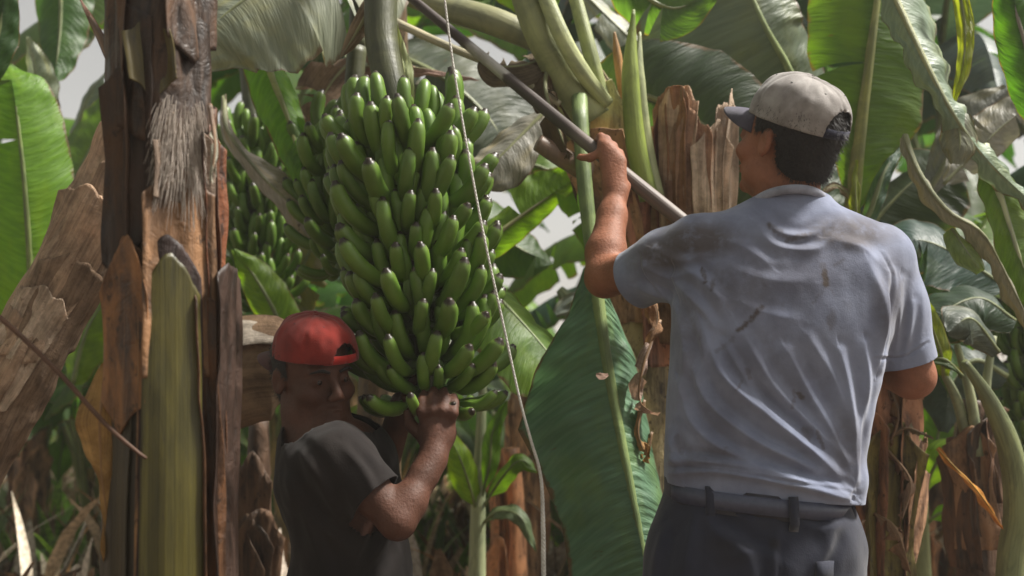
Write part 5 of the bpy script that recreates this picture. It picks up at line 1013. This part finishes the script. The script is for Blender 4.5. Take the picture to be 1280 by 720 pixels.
    def band(y0l, y0r, y1l, y1r, xl, xr, dp, name, col, par, t=.004, m_=M_TINT):
        V = []; k = 72
        for q in range(k):
            a = 2*math.pi*q/k; x = math.copysign(abs(math.cos(a))**(2/2.4), math.cos(a)); y = math.copysign(abs(math.sin(a))**(2/2.4), math.sin(a)); f = (x+1)/2
            lo, hi = P(xl+(xr-xl)*f, y0l+(y0r-y0l)*f, MD), P(xl+(xr-xl)*f, y1l+(y1r-y1l)*f, MD)
            for pnt, o_ in ((lo, 0), (hi, 0), (hi, t), (lo, t)): V.append((pnt[0]+x*o_, MD+y*(dp+o_), pnt[2]))
        return link(name, mesh(V, [(q*4+r_, ((q+1) % k)*4+r_, ((q+1) % k)*4+(r_+1) % 4, q*4+(r_+1) % 4) for q in range(k) for r_ in range(4)]), m_, par, col)
    band(626, 650, 596, 622, 834, 1057, .119, 'waistband', (.050, .050, .064), tr, .004)
    band(621, 644, 600, 624, 834, 1057, .125, 'belt', (.055, .062, .10), tr, .0035, M_BELT)
    for x in (874, 969, 1052):
        y0 = 598+(x-834)*.11; a = math.acos(max(-1, min(1, ((x-945.5)/111.5))))
        dy = -abs(math.sin(a))**(2/2.4)*.131
        p0, p1 = P(x, y0-3, MD), P(x+1, y0+38, MD); V = []
        for p, b in ((p0, 0), ((p0*.8+p1*.2), -.005), (p0*.25+p1*.75, -.006), (p1, .004)):
            for dx in (-.0085, .0085): V.append((p[0]+dx, MD+dy+b, p[2]))
        lp = link('belt_loop', mesh(V, [(0, 1, 3, 2), (2, 3, 5, 4), (4, 5, 7, 6)]), M_TROUSER, tr); thick(lp, .003, 0)
    pk = []
    for q in range(6):
        f = q/5
        for yy in (702, 716, 732): pk.append(P(1020+38*f, yy-2*f, MD-.132+.070*f**2.2))
    pf = link('pocket_flap', mesh(pk, [(q*3+r_, q*3+r_+1, q*3+4+r_, q*3+3+r_) for q in range(5) for r_ in range(2)]), M_TROUSER, tr); thick(pf, .004, 0)
    for sx in (-1, 1):
        an = np.array([hip[0]+sx*.125, MD-.02, z0]); s = SDF(an-np.array([.1, .15, .02]), an+np.array([.1, .3, .2]), .008)
        s.chain([an+np.array([0, -.05, .035]), an+np.array([-.01, .17, .032])], [.042, .040], .02); s.cone(an+np.array([0, -.01, .04]), an+np.array([0, 0, .14]), .05, .052, .03)
        me = s.mesh(); smooth_mesh(me, 2); link('boot', me, M_TINT, body, (.06, .04, .03))
    cap_object(body, hc, hm, .985, (.32, .30, .285), (.075, .07, .10), M_TINT, lift=.006, strapcol=(.022, .024, .05), tiltx=R(11))
    hair_object(body, hc, hm, 1.0, (.022, .019, .018), lambda q: (q[1] < .028 and q[2] > -.072+max(0, q[1]+.03)*.9 and q[2] < .075 and not (abs(q[0]) > .055 and q[1] > -.028 and q[2] < .012)), n=7000, ln=.009)
    return body
M_BELT = plain_material('belt_leather', .38, .5, 120, .8, 1.2, .001)
man_grey()

# ================================================================ man in black shirt under the bunch
LD = 2.22
def man_black():
    nk = P(398, 545, LD); z0 = hgt(nk[0], LD)
    hc = P(391, 468, LD-.01); hm = rotm(R(180+39), R(-9), R(6))
    f2 = unit(np.array([.96, -.28, 0])); rt = np.array([f2[1], -f2[0], 0])      # chest direction, his right
    ch = P(420, 610, LD); hipc = np.array([P(440, 760, LD)[0]-.02, LD+.02, P(440, 790, LD)[2]])
    sRt = P(424, 574, LD-.125); sLt = P(392, 545, LD+.16)
    eRt = P(497, 652, LD-.16); wRt = P(541, 574, LD-.085)
    eLt = P(470, 600, LD+.20); wLt = P(500, 520, LD+.12)
    s = SDF((nk[0]-.35, LD-.42, z0-.02), (nk[0]+.55, LD+.42, 1.42), .0055)
    def torso(s, pad, k=.03):
        m = np.stack([rt, f2, [0, 0, 1]], 1)
        for c_, r_ in ((P(420, 590, LD), (.150, .086, .095)), (ch+np.array([.014, 0, 0]), (.140, .090, .14)), (P(444, 690, LD), (.135, .090, .14)), (hipc, (.155, .12, .12))):
            s.ell(c_, np.array(r_)+pad, m, .06)
    torso(s, 0); head(s, hc, hm, .97)
    s.chain([P(400, 575, LD), P(394, 535, LD+.0), hc+hm@np.array([0, -.02, -.05])], [.066, .058, .056], .03)
    s.cone(sRt, P(405, 568, LD), .055, .06, .04); s.cone(sLt, P(395, 560, LD), .05, .06, .04)
    s.chain([sRt, (sRt+eRt)/2, eRt], [.046, .041, .034], .02); s.chain([eRt, eRt+(wRt-eRt)*.3, eRt+(wRt-eRt)*.75, wRt], [.034, .0345, .028, .0245], .018)
    s.chain([sLt, eLt], [.053, .043], .02); s.chain([eLt, wLt], [.043, .028], .02)
    # right hand cupping the lowest fruit from below, fingers spread upward round it
    pc_ = P(547, 541, LD-.055); s.cone(wRt, pc_, .028, .034, .02); s.ell(pc_, (.036, .024, .034), None, .02)
    for i, (dx, ln) in enumerate(((-.030, .05), (-.010, .058), (.011, .056), (.031, .045))):
        a = pc_+np.array([dx*.8, -.006, .022]); s.chain([a, a+np.array([dx*.25, -.012, ln*.45]), a+np.array([dx*.3, .006, ln*.85]), a+np.array([dx*.25, .034, ln*1.15])], [.0125, .0115, .0105, .0088], .006)
    s.chain([pc_+np.array([-.03, .0, -.008]), pc_+np.array([-.056, .012, .014]), pc_+np.array([-.066, .028, .038])], [.0145, .0125, .0095], .008)
    pl_ = P(505, 505, LD+.10); s.cone(wLt, pl_, .027, .032, .02)
    for i in range(4):
        a = pl_+np.array([.006, -.03+.02*i, .015]); s.chain([a, a+np.array([.012, 0, .03]), a+np.array([.03, 0, .05])], [.0115, .0105, .009], .006)
    s.chain([pl_+np.array([0, -.03, 0]), pl_+np.array([.01, -.05, .02]), pl_+np.array([.03, -.052, .035])], [.013, .012, .009], .006)
    legs = []
    for sx in (-1, 1):
        h0 = hipc+rt*sx*.095+np.array([0, 0, -.02]); kn = h0+f2*.30+rt*sx*.06+np.array([0, 0, -.20]); an = np.array([*(h0+f2*.06+rt*sx*.06)[:2], z0+.10]); legs.append((h0, kn, an))
        s.chain([h0, kn], [.088, .06], .03); s.chain([kn, an], [.058, .04], .03); s.chain([an+np.array([0, 0, -.055])-f2*.03, an+f2*.14+np.array([0, 0, -.065])], [.035, .03], .02)
    me = s.mesh(); smooth_mesh(me, 1)
    body = link('person', me, M_SKIN, None, (.085, .038, .024)); tag(body, 'stooping man in black T-shirt and backwards red cap steadying the bunch from below', 'person')
    for sx in (-1, 1):     # eyes
        ec = hc+hm@(np.array([sx*.031, .0825, .001])*.97); e = link('eye', mesh(*tube([ec-hm@np.array([0, .010, 0]), ec, ec+hm@np.array([0, .0075, 0])], [.010, .0115, .003], 12, 8)), M_EYE, body, (.5, .46, .42))
        link('pupil', mesh(*tube([ec+hm@np.array([0, .004, 0]), ec+hm@np.array([0, .0082, 0])], [.0058, .005], 10, 3)), M_EYE, e, (.015, .010, .008))
        b0 = [hc+hm@(np.array([sx*x, y, z])*.97) for x, y, z in ((.012, .098, .021), (.030, .0975, .027), (.050, .082, .021))]
        link('eyebrow', mesh(*tube(b0, [.003, .004, .0015], 7, 12)), M_HAIR, body, (.012, .009, .008))
    # --- shirt
    s = SDF((nk[0]-.34, LD-.4, .30), (nk[0]+.45, LD+.4, 1.25), .006); torso(s, .014)
    s.chain([P(408, 558, LD), P(412, 600, LD)], [.078, .088], .03); s.cone(sRt, P(405, 572, LD), .062, .075, .04); s.cone(sLt, P(395, 562, LD), .065, .08, .04)
    rE = sRt+(eRt-sRt)*.62; s.chain([sRt, rE+(eRt-sRt)*.15], [.064, .060], .03); lE = sLt+(eLt-sLt)*.55; s.chain([sLt, lE+(eLt-sLt)*.15], [.066, .062], .03)
    s.ell(P(438, 740, LD), (.115, .15, .12), None, .06)
    me = s.mesh(); smooth_mesh(me, 3)
    cut(me, P(402, 533, LD), hm@np.array([0, .45, .9]), (P(402, 515, LD), .125)); cut(me, rE, eRt-sRt, (sRt, eRt, .072)); cut(me, lE, eLt-sLt, (sLt, eLt, .078)); cut(me, (0, 0, hipc[2]-.03), (0, 0, -1))
    wrinkle(me, .007, 9, 5)
    folds(me, [([(370, 560), (400, 600), (430, 660)], 9, .008), ([(360, 600), (395, 650), (440, 690)], 9, .009), ([(455, 640), (450, 680), (430, 720)], 8, .009), ([(380, 640), (400, 690), (420, 730)], 9, .008), ([(430, 560), (455, 590), (470, 620)], 7, .007), ([(490, 650), (470, 690), (440, 715)], 8, .009), ([(355, 530), (362, 580), (368, 640)], 8, .006)])
    add_stain(me, [(400, 570, 60, 50, .3), (430, 660, 60, 60, .25), (375, 620, 30, 60, .3)])
    sh = link('t_shirt', me, M_BLACK, body); thick(sh, .003)
    cc = [P(403, 536, LD)+hm@np.array([math.cos(a)*.072, math.sin(a)*.066+.004, -.020*math.sin(a)-.01]) for a in np.linspace(0, 2*math.pi, 41)]
    link('collar', mesh(*tube(cc, [.006]*3, 8, 81, 1.5, (0, 0, 1), cap=False)), M_TINT, sh, (.020, .017, .016))
    # --- trousers
    s = SDF((nk[0]-.35, LD-.45, z0), (nk[0]+.6, LD+.42, .80), .008); m = np.stack([rt, f2, [0, 0, 1]], 1); s.ell(hipc, (.170, .135, .13), m, .04)
    for h0, kn, an in legs: s.chain([h0, kn], [.105, .082], .04); s.chain([kn, an-np.array([0, 0, .03])], [.080, .068], .03)
    me = s.mesh(); smooth_mesh(me, 3); cut(me, hipc+np.array([0, 0, .075]), (0, 0, 1)); cut(me, (0, 0, z0+.085), (0, 0, -1)); wrinkle(me, .008, 8, 2); add_stain(me, [])
    tr = link('trousers', me, M_TROUSER, body); thick(tr, .003)
    for h0, kn, an in legs:
        s = SDF(an-np.array([.22, .22, .14]), an+np.array([.26, .22, .1]), .008); q = np.array([an[0], an[1], z0])
        s.chain([q-f2*.05+np.array([0, 0, .035]), q+f2*.17+np.array([0, 0, .032])], [.042, .040], .02); s.cone(q+np.array([0, 0, .04]), q+np.array([0, 0, .14]), .05, .052, .03); me = s.mesh(); smooth_mesh(me, 2); link('boot', me, M_TINT, body, (.05, .035, .025))
    cap_object(body, hc, hm, .95, (.215, .022, .015), (.05, .009, .009), M_TINT, flip=True, lift=.012, strapcol=(.42, .022, .015), arch=(.40, .31))
    hair_object(body, hc, hm, .97, (.010, .008, .008), lambda q: (q[1] < .02 and q[2] > -.055+max(0, q[1]+.03)*.9 and q[2] < .07 and not (abs(q[0]) > .055 and q[1] > -.028 and q[2] < .005)), n=3500, ln=.006)
    return body
M_EYE = plain_material('eye_wet', .15, .5, 80, .9, 1.1, .0)
man_black()

# ---------------------------------------------------------------- thin dusty air between the plants
def haze():
    m = bpy.data.materials.new('dusty_air'); m.use_nodes = True; nt = m.node_tree; nt.nodes.clear(); out = nd(nt, 'OutputMaterial')
    v = nd(nt, 'VolumePrincipled', {'Color': c4(.95, .90, .84), 'Density': HAZE, 'Anisotropy': .2}); nt.links.new(v.outputs[0], out.inputs['Volume'])
    x0, x1, y0, y1, z0, z1 = -950, 950, -350, 950, -1.2, 6.5
    me = mesh([(x, y, z) for x in (x0, x1) for y in (y0, y1) for z in (z0, z1)], [(0, 1, 3, 2), (4, 6, 7, 5), (0, 4, 5, 1), (2, 3, 7, 6), (0, 2, 6, 4), (1, 5, 7, 3)])
    tag(link('haze', me, m, smooth=False), 'thin pale dusty air filling the banana grove', 'haze', None, 'stuff')
HAZE = .0055
haze()
